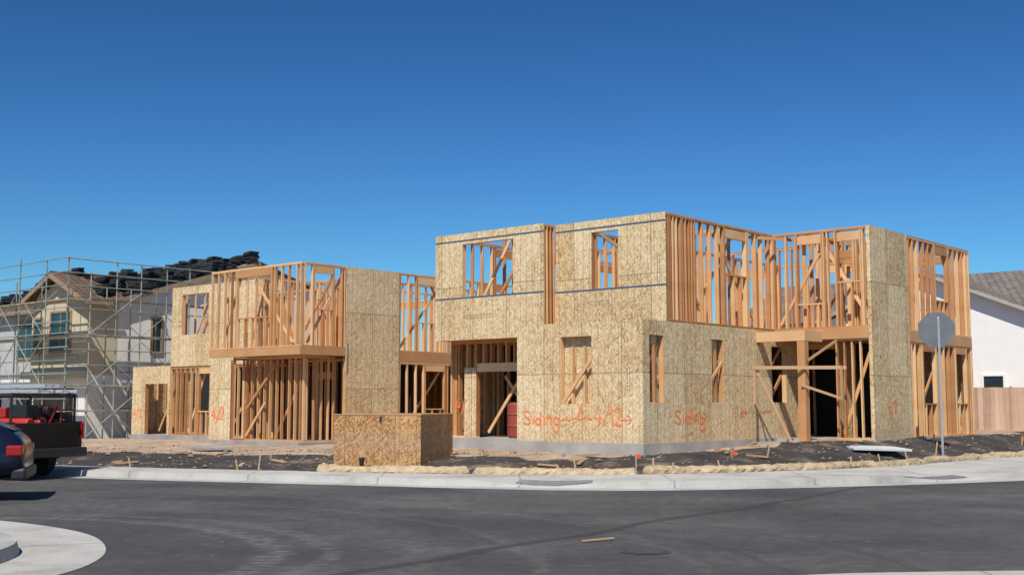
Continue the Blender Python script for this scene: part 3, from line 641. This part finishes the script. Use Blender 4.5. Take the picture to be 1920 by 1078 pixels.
# ================================================================== roofs helper
def slab(mb,P,th=.12):
    P=[Vector(p) for p in P];n=(P[1]-P[0]).cross(P[3]-P[0]).normalized();Q=[p-n*th for p in P]
    e=(P[1]-P[0]).normalized();g=n.cross(e)
    uv=[((p-P[0]).dot(e),(p-P[0]).dot(g)) for p in P]
    mb.face(P,uv);mb.face(Q[::-1],uv[::-1])
    for i in range(4):
        j=(i+1)%4;mb.face([Q[i],Q[j],P[j],P[i]],[(0,0),(1,0),(1,.05),(0,.05)])
def window(par,axis,a0,a1,c,z0,z1,mull=1,frame=None,glass=None):
    f=MB()
    def b(a,a2,z,z2,d0,d1):
        if axis=='x': f.box(a,c-d1,z,a2,c-d0,z2)
        else: f.box(c+d0,a,z,c+d1,a2,z2)
    t=.09
    b(a0-t,a0,z0-t,z1+t,.005,.06);b(a1,a1+t,z0-t,z1+t,.005,.06);b(a0,a1,z0-t,z0,.005,.06);b(a0,a1,z1,z1+t,.005,.06)
    for i in range(mull):
        x=a0+(a1-a0)*(i+1)/(mull+1);b(x-.025,x+.025,z0,z1,.012,.045)
    fo=f.obj('window',frame or TRIM,par)
    g=MB()
    if axis=='x': g.box(a0,c-.03,z0,a1,c-.01,z1)
    else: g.box(c+.01,a0,z0,c+.03,a1,z1)
    g.obj('glass',glass or GLASS,fo)
# ================================================================== HOUSE 3 (left)
w=W(-28.5,1.61)
H3=empty('stucco_house',(w[0],w[1],-.1),ANG,'beige and white house in scaffolding with stacked roof tiles','house')
mb=MB()
mb.box(-4.6,0,2.9,0,1.4,6.0);mb.face([(-4.6,0,6),(0,0,6),(-2.3,0,7.0)]);mb.face([(-4.6,.02,6),(-2.3,.02,7.0),(0,.02,6)])
mb.obj('stucco_wall',STUCCO,H3)
mb=MB();mb.box(-4.6,0,-.3,0,1.4,2.895);mb.obj('lower_wall',WRAP,H3)
mb=MB();mb.box(-18,1.4,-.3,0,15.4,6.0)
mb.face([(0,1.4,6),(0,15.4,6),(0,8.4,8.3)]);mb.obj('wrapped_wall',WRAP,H3)
mb=MB();mb.box(-18,1.36,2.9,-4.62,1.39,5.9);mb.obj('grey_wall',GREYW,H3)
RS=8.25;mb=MB()
slab(mb,[(-18.3,.95,5.95),(.25,.95,5.95),(.25,8.4,RS),(-18.3,8.4,RS)]);slab(mb,[(-18.3,8.4,RS),(.25,8.4,RS),(.25,15.9,5.95),(-18.3,15.9,5.95)])
slab(mb,[(-2.3,-.45,7.15),(-2.3,5.2,7.15),(-5.0,1.2,5.96),(-5.0,-.45,5.96)][::-1]);slab(mb,[(-2.3,-.45,7.15),(.4,-.45,5.96),(.4,1.2,5.96),(-2.3,5.2,7.15)])
mb.obj('roof',ROOFB,H3)
for p,q in (((-2.3,-.5,7.06),(.45,-.5,5.86)),((-2.3,-.5,7.06),(-5.05,-.5,5.86)),((.28,.9,5.86),(.28,8.4,8.16)),((-18,.91,5.84),(-5.1,.91,5.84)),((.42,-.4,5.83),(.42,.9,5.83))):
    mb=MB();mb.beam(p,q,.05,.18);mb.obj('fascia',BTRIM,H3)
window(H3,'x',-2.9,-1.3,0,3.9,5.5,1,BTRIM,TEAL);window(H3,'x',-4.3,-3.7,0,3.9,5.3,0,BTRIM,TEAL);window(H3,'x',-8.5,-7,1.36,3.8,5.4,1,BTRIM,TEAL);window(H3,'x',-12.5,-11,1.36,3.8,5.4,1,BTRIM);window(H3,'x',-8.5,-7,1.36,.9,2.4);window(H3,'y',6.2,7.0,0,3.7,5.5,0,BTRIM);window(H3,'y',3.0,3.4,0,3.9,5.3,0,BTRIM)
mb=MB();mb.box(-4.2,-.03,0,-.9,-.005,2.4);mb.obj('garage_opening',DARK,H3);mb=MB();mb.box(.005,3.0,0.1,.03,4.3,2.3);mb.obj('doorway',DARK,H3)  # flat panels on the wall, shade of the openings painted in
mb=MB();mb.box(-16,1.34,0,-10,1.356,2.4);mb.obj('garage_opening',DARK,H3)  # flat panel with the opening's shade as its colour
mb=MB();mb.box(-4.55,-.5,2.75,.1,-.01,3.05);mb.obj('balcony_ledge',STUCCO,H3,bevel=.02);mb=MB();mb.box(-3.6,-.08,3.55,-.6,-.01,3.68);mb.obj('window_ledge',STUCCO,H3,bevel=.02)
for z in (1.5,3.0,4.5):
    mb=MB();mb.box(.004,1.5,z,.008,15,z+.03);mb.obj('wrap_seam',BLUE,H3)
base=[]
for k in range(4):
    mb=MB();h=0
    for i in range(RN.randint(5,8)):
        a=RN.uniform(-.07,.07);b_=RN.uniform(-.07,.07);mb.box(-.26+a,-.21+b_,h,.26+a,.21+b_,h+.055);h+=.06
    base.append(mb.mesh('roof_tile_stack',TILEK))
def roofz(x,y):
    z=5.95+(y-.95)*(RS-5.95)/7.45 if y<8.4 else RS-(y-8.4)*.33
    g=7.15-abs(x+2.3)*.43 if -5<x<.4 and y<5.2 else 0
    return max(z,g)
for i in range(250):
    if i<46: x=.0-i*.38+RN.uniform(-.15,.15);y=7.95+RN.uniform(-.3,.3)
    elif i<90: x=.0-(i-46)*.40+RN.uniform(-.1,.1);y=7.0+RN.uniform(-.3,.3)
    elif i<130: x=.0-(i-90)*.42+RN.uniform(-.1,.1);y=5.9+RN.uniform(-.4,.4)
    elif i<170: x=.0-(i-130)*.42+RN.uniform(-.1,.1);y=4.8+RN.uniform(-.4,.4)
    elif i<196: x=-2.3+RN.uniform(-.4,2.5);y=RN.uniform(.6,5.0)
    elif i<226: x=RN.uniform(-.9,.05);y=RN.uniform(1.6,8.2)
    else: x=RN.uniform(-14,-5);y=RN.uniform(2.5,5)
    wx,wy=W(x-28.5,y+1.61)
    o=bpy.data.objects.new('roof_tile_stack',RN.choice(base));col.objects.link(o);o.location=(wx,wy,roofz(x,y)-.1-.01);o.rotation_euler=(RN.uniform(-.08,.08),RN.uniform(-.08,.08),ANG+RN.uniform(-.5,.5));s=RN.choice((.8,1,1.15));o.scale=(s,s,RN.choice((.4,.6,.8,1,1.1)))
    o['label']='small stack of charcoal roof tiles on brown roof';o['category']='roof tiles';o['group']='tile stacks loaded on the roof'
S=empty('scaffold',(w[0],w[1],-.08),ANG,'metal tube scaffold with plank decks around the stucco house','scaffold')
def pole(p,q,r=.028,name='pole',mat=SCAF):
    mb=MB();mb.cyl(p,q,r,n=8);return mb.obj(name,mat,S)
xsS=[-13.8,-11.5,-9.2,-6.9,-4.6,-2.4,-.2]
for yy in (-1.7,-.75):
    for x in xsS+[1.5]: pole((x,yy,0),(x+RN.uniform(-.03,.03),yy,RN.uniform(7.2,7.8) if yy<-1 else 6.9))
for z in (.3,1.4,1.9,2.4,2.9,3.4,3.85,4.4,4.9,5.4,6.3,6.8,7.35):
    pole((-14,-1.74,z),(1.7,-1.74,z+RN.uniform(-.05,.05)),.022,'rail')
for z in (2.4,4.4,5.9): pole((-14,-.71,z),(1.0,-.71,z+RN.uniform(-.05,.05)),.022,'rail')
for z in (.3,1.4,2.4,3.2,3.8,4.4,5.4,6.3,6.8,7.35): pole((1.54,-1.8,z),(1.54,9,z),.022,'rail')
for y in (.4,1.5,2.7,3.8,6.1,8.4): pole((1.5,y,0),(1.5,y,7.4)); pole((.75,y,0),(.75,y,6.4))
for i in range(len(xsS)-1):
    for z in (0.4,2.4,4.4):
        pole((xsS[i],-1.78,z),(xsS[i+1],-1.78,z+1.9),.018,'cross_brace')
        pole((xsS[i+1],-1.80,z),(xsS[i],-1.80,z+1.9),.018,'cross_brace')
for y0 in (-.8,1.5,3.8,6.1):
    for z in (.4,2.4,4.4): pole((1.56,y0,z),(1.56,y0+2.3,z+1.8),.018,'cross_brace');pole((1.58,y0+2.3,z),(1.58,y0,z+1.8),.018,'cross_brace')
for z in (2.3,4.3,5.75):
    for k in range(3):
        mb=MB();mb.box(-13.9,-1.66+k*.3,z,1.6,-1.4+k*.3,z+.045);mb.obj('plank',PLANK,S)
    for k in range(2):
        mb=MB();mb.box(.82+k*.3,-.7,z+.05,1.08+k*.3,8.6,z+.095);mb.obj('plank',PLANK,S)

# ================================================================== HOUSE 4 (right)
w=W(.3,27)
H4=empty('stucco_house',(w[0],w[1],.4),ANG,'finished white stucco house with grey-brown tiled roof','house')
mb=MB();mb.box(-8.6,0,-.3,0,1.0,5.0);mb.face([(-8.6,0,5.0),(0,0,5.0),(-4.3,0,6.8)]);mb.box(-14,1.0,-.3,13,11.5,5.0);mb.obj('stucco_wall',WHITE,H4)
mb=MB();slab(mb,[(-14.4,.5,4.98),(13.4,.5,4.98),(13.4,6.2,7.35),(-14.4,6.2,7.35)]);slab(mb,[(-14.4,6.2,7.35),(13.4,6.2,7.35),(13.4,12,4.98),(-14.4,12,4.98)])
slab(mb,[(-4.3,-.4,7.0),(.5,-.4,4.99),(.5,.7,4.99),(-4.3,5.3,7.0)]);slab(mb,[(-9.1,-.4,4.99),(-4.3,-.4,7.0),(-4.3,5.3,7.0),(-9.1,.7,4.99)]);mb.obj('roof',ROOFG,H4)
for q in ((.52,-.44,4.88),(-9.1,-.44,4.88)):
    mb=MB();mb.beam((-4.3,-.44,6.90),q,.05,.14);mb.obj('fascia',GTRIM,H4)
window(H4,'x',-1.75,-.95,0,.9,2.35,0,WHITE);window(H4,'x',-6,-4.6,0,3.4,4.6,1,WHITE)
mb=MB();mb.cyl((-1.0,5.0,6.8),(-1.0,5.0,7.45),.06);mb.obj('vent_pipe',BLACKP,H4)
p0=Vector((13.6,46.2));p1=Vector((24.5,42.3));d=(p1-p0).normalized();ln=(p1-p0).length
F=empty('wooden_fence',(p0.x,p0.y,.5),math.atan2(d.y,d.x),'reddish brown vertical board privacy fence','fence')
mb=MB();x=0
while x<ln:
    mb.box(x,RN.uniform(0,.004),0,x+.140,.018,1.72+RN.uniform(-.006,.006),True);x+=.144
mb.obj('fence_panel',FENCE,F)
for z in (.3,1.4):
    mb=MB();mb.box(0,.02,z,ln,.06,z+.1,True);mb.obj('fence_rail',FENCE,F)
for i in range(5):
    mb=MB();x=.4+i*2.44;mb.box(x,-.09,-.1,x+.09,-.002,1.76,True);mb.obj('fence_post',FENCE,F)

# ================================================================== OSB crate
ca=math.radians(16)
cr=empty('plywood_crate',(-2.03,26.6,.15),-ca,'large open-top crate of dark wood strand board on black soil','crate')
Wd,Dp,Hh=2.1,2.2,1.2
for bx in ((-Wd,0,.02,0,.016,Hh),(-Wd,Dp-.016,.02,0,Dp,Hh),(-.016,.017,.02,0,Dp-.017,Hh),(-Wd,.017,.02,-Wd+.016,Dp-.017,Hh)):
    mb=MB();mb.box(*bx);mb.obj('side_panel',OSB2,cr)
mb=MB();mb.box(-Wd+.02,.02,.05,-.02,Dp-.02,.09);mb.obj('bottom_panel',OSB2,cr)
for x in (-Wd+.02,-.06):
    for y in (.02,Dp-.06): mb=MB();mb.box(x,y,.1,x+.04,y+.04,Hh-.03,True);mb.obj('corner_post',FIR,cr)
for bx in ((-Wd+.07,.018,Hh-.1,-.07,.055,Hh-.012),(-Wd+.07,Dp-.056,Hh-.1,-.07,Dp-.018,Hh+.03),(-.055,.07,Hh-.1,-.018,Dp-.07,Hh-.012)):
    mb=MB();mb.box(*bx,True);mb.obj('top_rail',FIR,cr)
mb=MB();mb.box(-Wd-.01,-.012,Hh+.002,.012,.05,Hh+.022,True);mb.obj('lid_edge',BRACE,cr)
mb=MB();mb.box(-.04,.052,Hh+.002,.012,Dp+.01,Hh+.022,True);mb.obj('lid_edge',BRACE,cr)
mb=MB();mb.box(-Wd*.47,-.02,Hh-.16,-Wd*.47+.05,-.002,Hh-.03);mb.obj('hasp',BLACKP,cr)
for y in (.1,1.0,2.0): mb=MB();mb.box(-Wd,y,-.05,0,y+.09,.018,True);mb.obj('skid',FIR,cr)

# ================================================================== street sign
sx_,sy_=11.27,31.3;gz=ground_z(sx_,sy_)
SG=empty('stop_sign',(sx_,sy_,gz-.05),math.radians(-14),'octagonal stop sign seen from its bare grey back','road sign')
mb=MB();mb.box(-.03,-.02,0,.03,.02,3.7);mb.obj('sign_post',STEEL,SG,bevel=.004)
r=.5;c0=Vector((-.05,.035,3.36));mb=MB()
pts=[(c0.x+r*math.cos(math.pi/8+i*math.pi/4),c0.z+r*math.sin(math.pi/8+i*math.pi/4)) for i in range(8)]
mb.face([(x,.024,z) for x,z in pts]);mb.face([(x,.03,z) for x,z in pts][::-1])
for i in range(8):
    j=(i+1)%8;mb.face([(pts[i][0],.024,pts[i][1]),(pts[i][0],.03,pts[i][1]),(pts[j][0],.03,pts[j][1]),(pts[j][0],.024,pts[j][1])])
mb.obj('sign_plate',SIGNB,SG)
for z in (3.1,3.5): mb=MB();mb.cyl((0,-.035,z),(0,-.02,z),.018);mb.obj('bolt',STEEL,SG)

def tube(name,pts,r,mat,label,cat,group=None):
    me=MB();n=14;rings=[];sd_=RN.uniform(0,50)
    for k,p in enumerate(pts):
        a=pts[max(k-1,0)];b_=pts[min(k+1,len(pts)-1)];d=(Vector(b_)-Vector(a)).normalized();s=d.cross(Vector((0,0,1))).normalized();u=s.cross(d)
        rr=r*(1+.45*noise.noise(Vector((p[0]*1.1+sd_,p[1],0)))); rr*= .35 if k in (0,len(pts)-1) else 1
        ring=[]
        for i in range(n):
            t=2*math.pi*i/n;q=rr*(1+.28*noise.noise(Vector((p[0]*9,math.cos(t)*2,math.sin(t)*2+sd_))))
            ring.append(Vector(p)+s*q*1.35*math.cos(t)+u*q*.85*math.sin(t))
        rings.append(ring)
    for k in range(len(rings)-1):
        for i in range(n):
            j=(i+1)%n;me.face([rings[k][i],rings[k][j],rings[k+1][j],rings[k+1][i]])
    me.face(rings[0][::-1]);me.face(rings[-1])
    o=me.obj(name,mat,smooth=False);o['label']=label;o['category']=cat
    if group:o['group']=group
for a,b_ in ((-4.2,-.9),(-.8,2.6),(2.75,5.6),(5.5,8.4),(8.3,12.2),(12.1,17)):
    pts=[];k=int((b_-a)/.08);ph=RN.uniform(0,9);ds=RN.uniform(.15,.4)
    for i in range(k+1):
        x=a+(b_-a)*i/k;y=yout(x)+ds+.22*noise.noise(Vector((x*.8,ph,0)));pts.append((x,y,ground_z(x,y)+.05))
    tube('straw_wattle',pts,.145,STRAW,'long straw-filled erosion roll along the pavement edge','erosion roll','straw rolls along the kerb')
sg='wooden marking stakes in the dirt'
for i in range(22):
    x=RN.uniform(-1,16) if i<18 else RN.uniform(-9,-4);y=yout(x)+(RN.uniform(.15,.5) if RN.random()<.5 else RN.uniform(.8,2.6));z=ground_z(x,y)
    lx,ly=Linv(x,y)
    if -4.2<lx<.3 and ly>-.5: continue
    mb=MB();h=RN.uniform(.15,.36);mb.beam((0,0,-.1),(RN.uniform(-.09,.09),RN.uniform(-.05,.05),h),.026,.03)
    o=mb.obj('wooden_stake',STAKE,loc=(x,y,z));o['label']='short wooden stake stuck in the ground';o['category']='stake';o['group']=sg
    if i%7==3:
        q=MB();q.face([(0,0,h-.02),(.11,.01,h-.05),(.10,.02,h-.13),(0,0,h-.11)]);q.obj('flag',FLAGM,o)
for i in range(16):
    x=RN.uniform(-11,13);y=yout(x)+RN.uniform(1.2,4.2);lx,ly=Linv(x,y)
    if -8<lx<.4 and ly>-.5: continue
    a=RN.uniform(0,3.1);l=RN.uniform(.2,.7);mb=MB();mb.beam((-l/2*math.cos(a),-l/2*math.sin(a),.02),(l/2*math.cos(a),l/2*math.sin(a),.05),.09,.038)
    o=mb.obj('lumber_offcut',BRACE,loc=(x,y,ground_z(x,y)));o['label']='short lumber offcut lying on bare dirt';o['category']='wood scrap';o['group']='lumber offcuts on the lot'
for (px,py,h,r_) in ((-3.25,25.9,.3,.05),):
    mb=MB();mb.cyl((0,0,-.1),(0,0,h),r_,n=14);mb.cyl((0,0,h-.05),(0,0,h+.02),r_*1.2,n=14);o=mb.obj('pipe_stub',PIPE,loc=(px,py,ground_z(px,py)));o['label']='black plastic pipe stub standing in the dirt';o['category']='pipe'
x,y=9.1,30.0
mb=MB();mb.box(-.75,-.5,0,.75,.5,.06);mb.box(-.6,-.38,.06,.6,.38,.075);o=mb.obj('vault_cover',LID,loc=(x,y,ground_z(x,y)+.03),rot=.1,bevel=.01);o.rotation_euler=(.03,.03,.1);o['label']='pale flat utility vault cover lying on soil';o['category']='cover'
mb=MB();mb.box(-.5,-.4,0,.5,.4,.1);o=mb.obj('concrete_slab',CONC,loc=(-8.2,32.6,ground_z(-8.2,32.6)+.02),rot=.5,bevel=.015);o['label']='loose grey concrete slab lying in dirt';o['category']='slab'
mb=MB();n=28
for r0,r1,z0,z1 in ((0.0,.22,.009,.009),(.22,.24,.006,.006),(.24,.28,.010,.007)):
    for i in range(n):
        a,b_=2*math.pi*i/n,2*math.pi*(i+1)/n
        mb.face([(r0*math.cos(a),r0*math.sin(a),z0),(r1*math.cos(a),r1*math.sin(a),z1),(r1*math.cos(b_),r1*math.sin(b_),z1),(r0*math.cos(b_),r0*math.sin(b_),z0)] if r0>0 else [(0,0,z0),(r1*math.cos(a),r1*math.sin(a),z1),(r1*math.cos(b_),r1*math.sin(b_),z1)])
o=mb.obj('manhole_cover',IRON,loc=(1.46,13.15,0));o['label']='small round dusty iron cover set in asphalt';o['category']='manhole cover'
mb=MB();mb.beam((-.18,-.1,.02),(.2,.12,.03),.035,.015);o=mb.obj('wood_scrap',STAKE,loc=(1.0,14.1,0));o['label']='small splintered wood scrap lying on asphalt';o['category']='wood scrap'
mb=MB()
for i in range(1500):
    x=RN.uniform(-16,20);y=yout(x)+RN.uniform(.3,7.5);lx,ly=Linv(x,y)
    if (-7.5<lx<0 and ly>-.1) or (lx<2.9 and lx>0 and ly>6.4): continue
    r_=RN.uniform(.015,.05)*(1.9 if RN.random()<.07 else 1);z=ground_z(x,y)+r_*.3
    P=[Vector((x,y,z))+Vector((RN.uniform(.6,1.2)*r_*a,RN.uniform(.6,1.2)*r_*b_,RN.uniform(.5,.9)*r_*c_)) for a,b_,c_ in ((1,0,0),(0,1,0),(-1,0,0),(0,-1,0),(0,0,1),(0,0,-1))]
    for t in ((0,1,4),(1,2,4),(2,3,4),(3,0,4),(1,0,5),(2,1,5),(3,2,5),(0,3,5)): mb.face([P[k] for k in t])
o=mb.obj('gravel',simple('dirt_clod',(0.30,0.22,0.15),.95,.5,3));o['kind']='stuff'

# ================================================================== vehicles
def wheel(par,x,y,r,w):
    mb=MB();mb.cyl((x,y-w/2,r),(x,y+w/2,r),r,n=28);t=mb.obj('wheel',TYRE,par,bevel=.03)
    mb=MB();s=-1 if y<0 else 1;mb.cyl((x,y+s*(w/2-.03),r),(x,y+s*(w/2+.006),r),r*.62,n=20)
    for k in range(5):
        a=k*2*math.pi/5;mb.beam((x,y+s*(w/2+.01),r),(x+r*.56*math.cos(a),y+s*(w/2+.01),r+r*.56*math.sin(a)),.06,.02,up=(0,1,0))
    mb.obj('rim',ALU,t)
SU=empty('parked_car',(0,0,0),0,'dark navy hatchback car with red tail lamps','car')
hd=math.atan2(-.28,-.96);rear=Vector((-8.30,20.6));fw=Vector((math.cos(hd),math.sin(hd)));c_=rear+fw*2.40
SU.location=(c_.x,c_.y,0);SU.rotation_euler=(0,0,hd)
st=[(-2.42,.5,.72,.86,.80,.64),(-2.34,.36,.88,1.04,.88,.68),(-2.15,.32,.96,1.18,.92,.71),(-1.75,.3,.97,1.38,.92,.70),(-1.1,.28,.97,1.50,.92,.67),(-.3,.26,.96,1.54,.92,.66),(.4,.26,.95,1.46,.92,.66),(1.15,.28,.92,1.02,.92,.76),(2.1,.32,.84,.90,.88,.72),(2.4,.42,.68,.72,.74,.58)]
mb=MB();rg=[]
for x,zb,zm,zr,wm,wr in st:
    rg.append([(x,-wm*.92,zb),(x,-wm,(zb+zm)/2),(x,-wm*.98,zm),(x,-wr,zr-.04),(x,-wr*.8,zr),(x,wr*.8,zr),(x,wr,zr-.04),(x,wm*.98,zm),(x,wm,(zb+zm)/2),(x,wm*.92,zb)])
mb.v=[p for r_ in rg for p in r_]
for i in range(len(rg)-1):
    for j in range(10):
        k=(j+1)%10;mb.f.append((i*10+j,(i+1)*10+j,(i+1)*10+k,i*10+k));mb.uv.append([(0,0)]*4)
mb.f.append(tuple(range(10)));mb.uv.append([(0,0)]*10);e=(len(rg)-1)*10;mb.f.append(tuple(reversed(range(e,e+10))));mb.uv.append([(0,0)]*10)
o=mb.obj('body',NAVY,SU,smooth=True);sb=o.modifiers.new('sub','SUBSURF');sb.levels=2;sb.render_levels=2
for s in (-1,1):
    for (x0,x1,zt0,zt1) in ((-1.5,-.75,1.30,1.40),(-.7,.0,1.41,1.43),(.05,.7,1.42,1.28)):
        mb=MB();mb.face([(x0,s*.915,1.0),(x1,s*.915,1.0),(x1,s*.73,zt1),(x0,s*.73,zt0)]);mb.obj('window',GLASS,SU)
mb=MB();mb.face([(-2.2,-.55,1.16),(-2.2,.55,1.16),(-1.5,.5,1.44),(-1.5,-.5,1.44)]);mb.obj('rear_window',GLASS,SU)
for s in (-1,1):
    mb=MB();mb.box(-2.38,s*.64,.74,-2.12,s*.91,.92);mb.obj('tail_lamp',TAIL,SU,bevel=.03)
mb=MB();mb.box(-2.44,-.84,.34,-2.20,.84,.55);mb.obj('bumper',BLACKP,SU,bevel=.05)
for x in (-1.5,1.45):
    for s in (-1,1): wheel(SU,x,s*.82,.33,.22)
# pickup truck with rack and cluttered bed
hd=math.atan2(.40,-.92);rear=Vector((-9.9,25.6));fw=Vector((math.cos(hd),math.sin(hd)));c_=rear+fw*2.9
TR=empty('pickup_truck',(c_.x,c_.y,0),hd,'black pickup truck with ladder rack and loaded bed','truck')
mb=MB();mb.box(-2.80,-.92,.62,.15,.92,.74);mb.obj('bed_floor',BLACKP,TR,bevel=.015)
for s in (-1,1):
    # bed side with wheel arch cut
    mb=MB();P=[(-2.85,.50),(-2.32,.50)]+[(-1.8+.50*math.cos(math.pi-t*math.pi/10),.42+.50*math.sin(t*math.pi/10)) for t in range(1,10)]+[(-1.28,.50),(.15,.50),(.15,1.22),(-2.85,1.22)]
    ya,yb=s*.92,s*.99
    A=[(x,ya,z) for x,z in P];B=[(x,yb,z) for x,z in P]
    mb.face(A if s>0 else A[::-1]);mb.face(B[::-1] if s>0 else B)
    for i in range(len(P)):
        j=(i+1)%len(P);mb.face([A[i],A[j],B[j],B[i]])
    mb.obj('bed_side',BLACKG,TR)
mb=MB();mb.box(-2.87,-.91,.62,-2.81,.91,1.20);mb.obj('tailgate',BLACKG,TR,bevel=.02)
mb=MB();mb.box(-3.02,-1.0,.46,-2.89,1.0,.66);mb.obj('rear_bumper',BLACKP,TR,bevel=.03)
for s in (-.4,.3): mb=MB();mb.box(-2.8,s,.42,2.3,s+.1,.60);mb.obj('chassis_rail',BLACKP,TR)
mb=MB();mb.cyl((-1.8,-.8,.4),(-1.8,.8,.4),.06);mb.obj('axle',BLACKP,TR)
mb=MB()
for (x0,x1,z0,z1,w_) in ((.2,1.7,.5,1.15,.96),(1.7,2.9,.5,1.08,.93)): mb.box(x0,-w_,z0,x1,w_,z1)
P=[(.3,-.86,1.16),(1.65,-.90,1.16),(1.2,-.74,1.80),(.35,-.74,1.80)];Q=[(a,-b_,c) for a,b_,c in P]
mb.face(P);mb.face(Q[::-1])
for i in range(4):
    j=(i+1)%4;mb.face([P[i],Q[i],Q[j],P[j]])
mb.obj('cab',BLACKG,TR,bevel=.03)
for s in (-1,1):
    mb=MB();mb.box(-2.895,s*.93,.85,-2.84,s*.995,1.18);mb.obj('tail_lamp',TAIL,TR)
for x in (-1.8,2.1):
    for s in (-1,1): wheel(TR,x,s*.85,.38,.24)
mb=MB()
for x in (-2.7,-1.4,-.1):
    for s in (-.9,.9): mb.cyl((x,s,1.2),(x,s,1.80),.03,n=8)
    mb.cyl((x,-.92,1.80),(x,.92,1.80),.03,n=8)
for s in (-.9,.9): mb.cyl((-2.75,s,1.77),(1.8,s,1.77),.028,n=8)
mb.obj('ladder_rack',BLACKP,TR)
for k,(yo,zz) in enumerate(((-.65,1.84),(-.1,1.84),(-.45,1.96))):
    mb=MB()
    for s in (0,.42): mb.box(-3.0+.15*k,yo+s-.02,zz,2.2,yo+s+.02,zz+.07)
    x=-2.8
    while x<2.1: mb.cyl((x,yo+.02,zz+.04),(x,yo+.40,zz+.04),.016,n=6);x+=.3
    o=mb.obj('ladder',ALU,loc=TR.location,rot=hd);o['label']='long aluminium extension ladder lying on truck rack';o['category']='ladder';o['group']='ladders on the truck rack'
cm=empty('air_compressor',(c_.x,c_.y,.745),hd,'red wheeled motor compressor strapped in truck bed','compressor')
for yy in (-.2,.15): mb=MB();mb.cyl((-2.5,yy,.42),(-1.5,yy,.42),.13,n=20);mb.obj('tank',REDP,cm,bevel=.03)
mb=MB();mb.box(-2.35,-.35,.56,-1.85,.15,.84);mb.cyl((-2.1,-.1,.84),(-2.1,-.1,.96),.08);mb.obj('engine',BLACKP,cm,bevel=.02)
mb=MB();mb.box(-1.75,-.3,.56,-1.45,.15,.78);mb.obj('pump',REDP,cm,bevel=.02);mb=MB();mb.cyl((-2.5,-.4,.7),(-2.38,-.4,.7),.13,n=14);mb.obj('flywheel',BLACKP,cm,bevel=.02)
mb=MB();mb.beam((-2.7,-.4,.8),(-2.45,-.4,.4),.03,.03);mb.beam((-2.7,-.4,.8),(-2.7,.15,.8),.03,.03);mb.obj('handle',REDP,cm)
mb=MB()
for x in (-2.4,-1.6): mb.box(x,-.3,.0,x+.05,.25,.30)
mb.obj('foot_frame',BLACKP,cm)
bx=MB();bx.box(-1.2,-.85,0,-.3,.1,.62);bx.box(-1.22,-.87,.62,-.28,.12,.68);o=bx.obj('tool_box',BLACKP,loc=(c_.x,c_.y,.745),rot=hd,bevel=.015);o['label']='black lidded tool box in truck bed';o['category']='tool box'
gn=empty('portable_generator',(c_.x,c_.y,.745),hd,'small portable generator in black tube frame in bed','generator')
mb=MB()
for s in (-.90,-.5):
    for a,b_ in (((-2.7,s,0),(-2.7,s,.72)),((-2.1,s,0),(-2.1,s,.72)),((-2.7,s,.72),(-2.1,s,.72)),((-2.7,s,.03),(-2.1,s,.03))): mb.cyl(a,b_,.018,n=8)
mb.obj('tube_frame',REDP,gn);mb=MB();mb.box(-2.62,-.84,.52,-2.2,-.56,.68);mb.obj('fuel_tank',BLACKP,gn,bevel=.03);mb=MB();mb.box(-2.6,-.83,.06,-2.2,-.56,.5);mb.obj('motor',BLACKP,gn,bevel=.02)

# ================================================================== light, sky, camera
el=math.radians(52);tv=Vector((.26,.97,0)).normalized();dirv=Vector((tv.x*math.cos(el),tv.y*math.cos(el),-math.sin(el)))
sd=bpy.data.lights.new('sun','SUN');sd.energy=4.9;sd.angle=math.radians(.53);sd.color=(1,.955,.88)
so=bpy.data.objects.new('sun',sd);col.objects.link(so);so.rotation_euler=dirv.to_track_quat('-Z','Y').to_euler();so.location=(-10,-30,40)
wd=bpy.data.worlds.new('World');scene.world=wd;wd.use_nodes=True;nt=wd.node_tree;L=nt.links
bg=nt.nodes['Background'];sk=nt.nodes.new('ShaderNodeTexSky');sk.sky_type='NISHITA';sk.sun_disc=False;sk.sun_elevation=el
sk.sun_rotation=math.atan2(-tv.x,-tv.y);sk.altitude=100;sk.air_density=1.0;sk.dust_density=.3;sk.ozone_density=3.0
def vm(op,a,v):
    n=nt.nodes.new('ShaderNodeVectorMath');n.operation=op;L.new(a,n.inputs[0]);n.inputs[1].default_value=v;return n.outputs[0]
S_=.11
x=vm('MULTIPLY',sk.outputs[0],(S_,S_,S_));g=nt.nodes.new('ShaderNodeGamma');g.inputs[1].default_value=1.65;L.new(x,g.inputs[0])
x=vm('MULTIPLY',g.outputs[0],(.56/S_,.95/S_,1.12/S_));x=vm('MINIMUM',x,(.9/S_,1.1/S_,1.3/S_))
L.new(x,bg.inputs[0]);bg.inputs[1].default_value=S_
cd=bpy.data.cameras.new('camera');cd.sensor_width=36;cd.lens=41.7;cd.clip_end=5000;cam=bpy.data.objects.new('camera',cd);col.objects.link(cam)
cam.location=(0,0,1.6);cam.rotation_euler=(math.radians(95.6),0,0);scene.camera=cam
scene.view_settings.view_transform='Standard';scene.view_settings.look='None';scene.view_settings.exposure=0
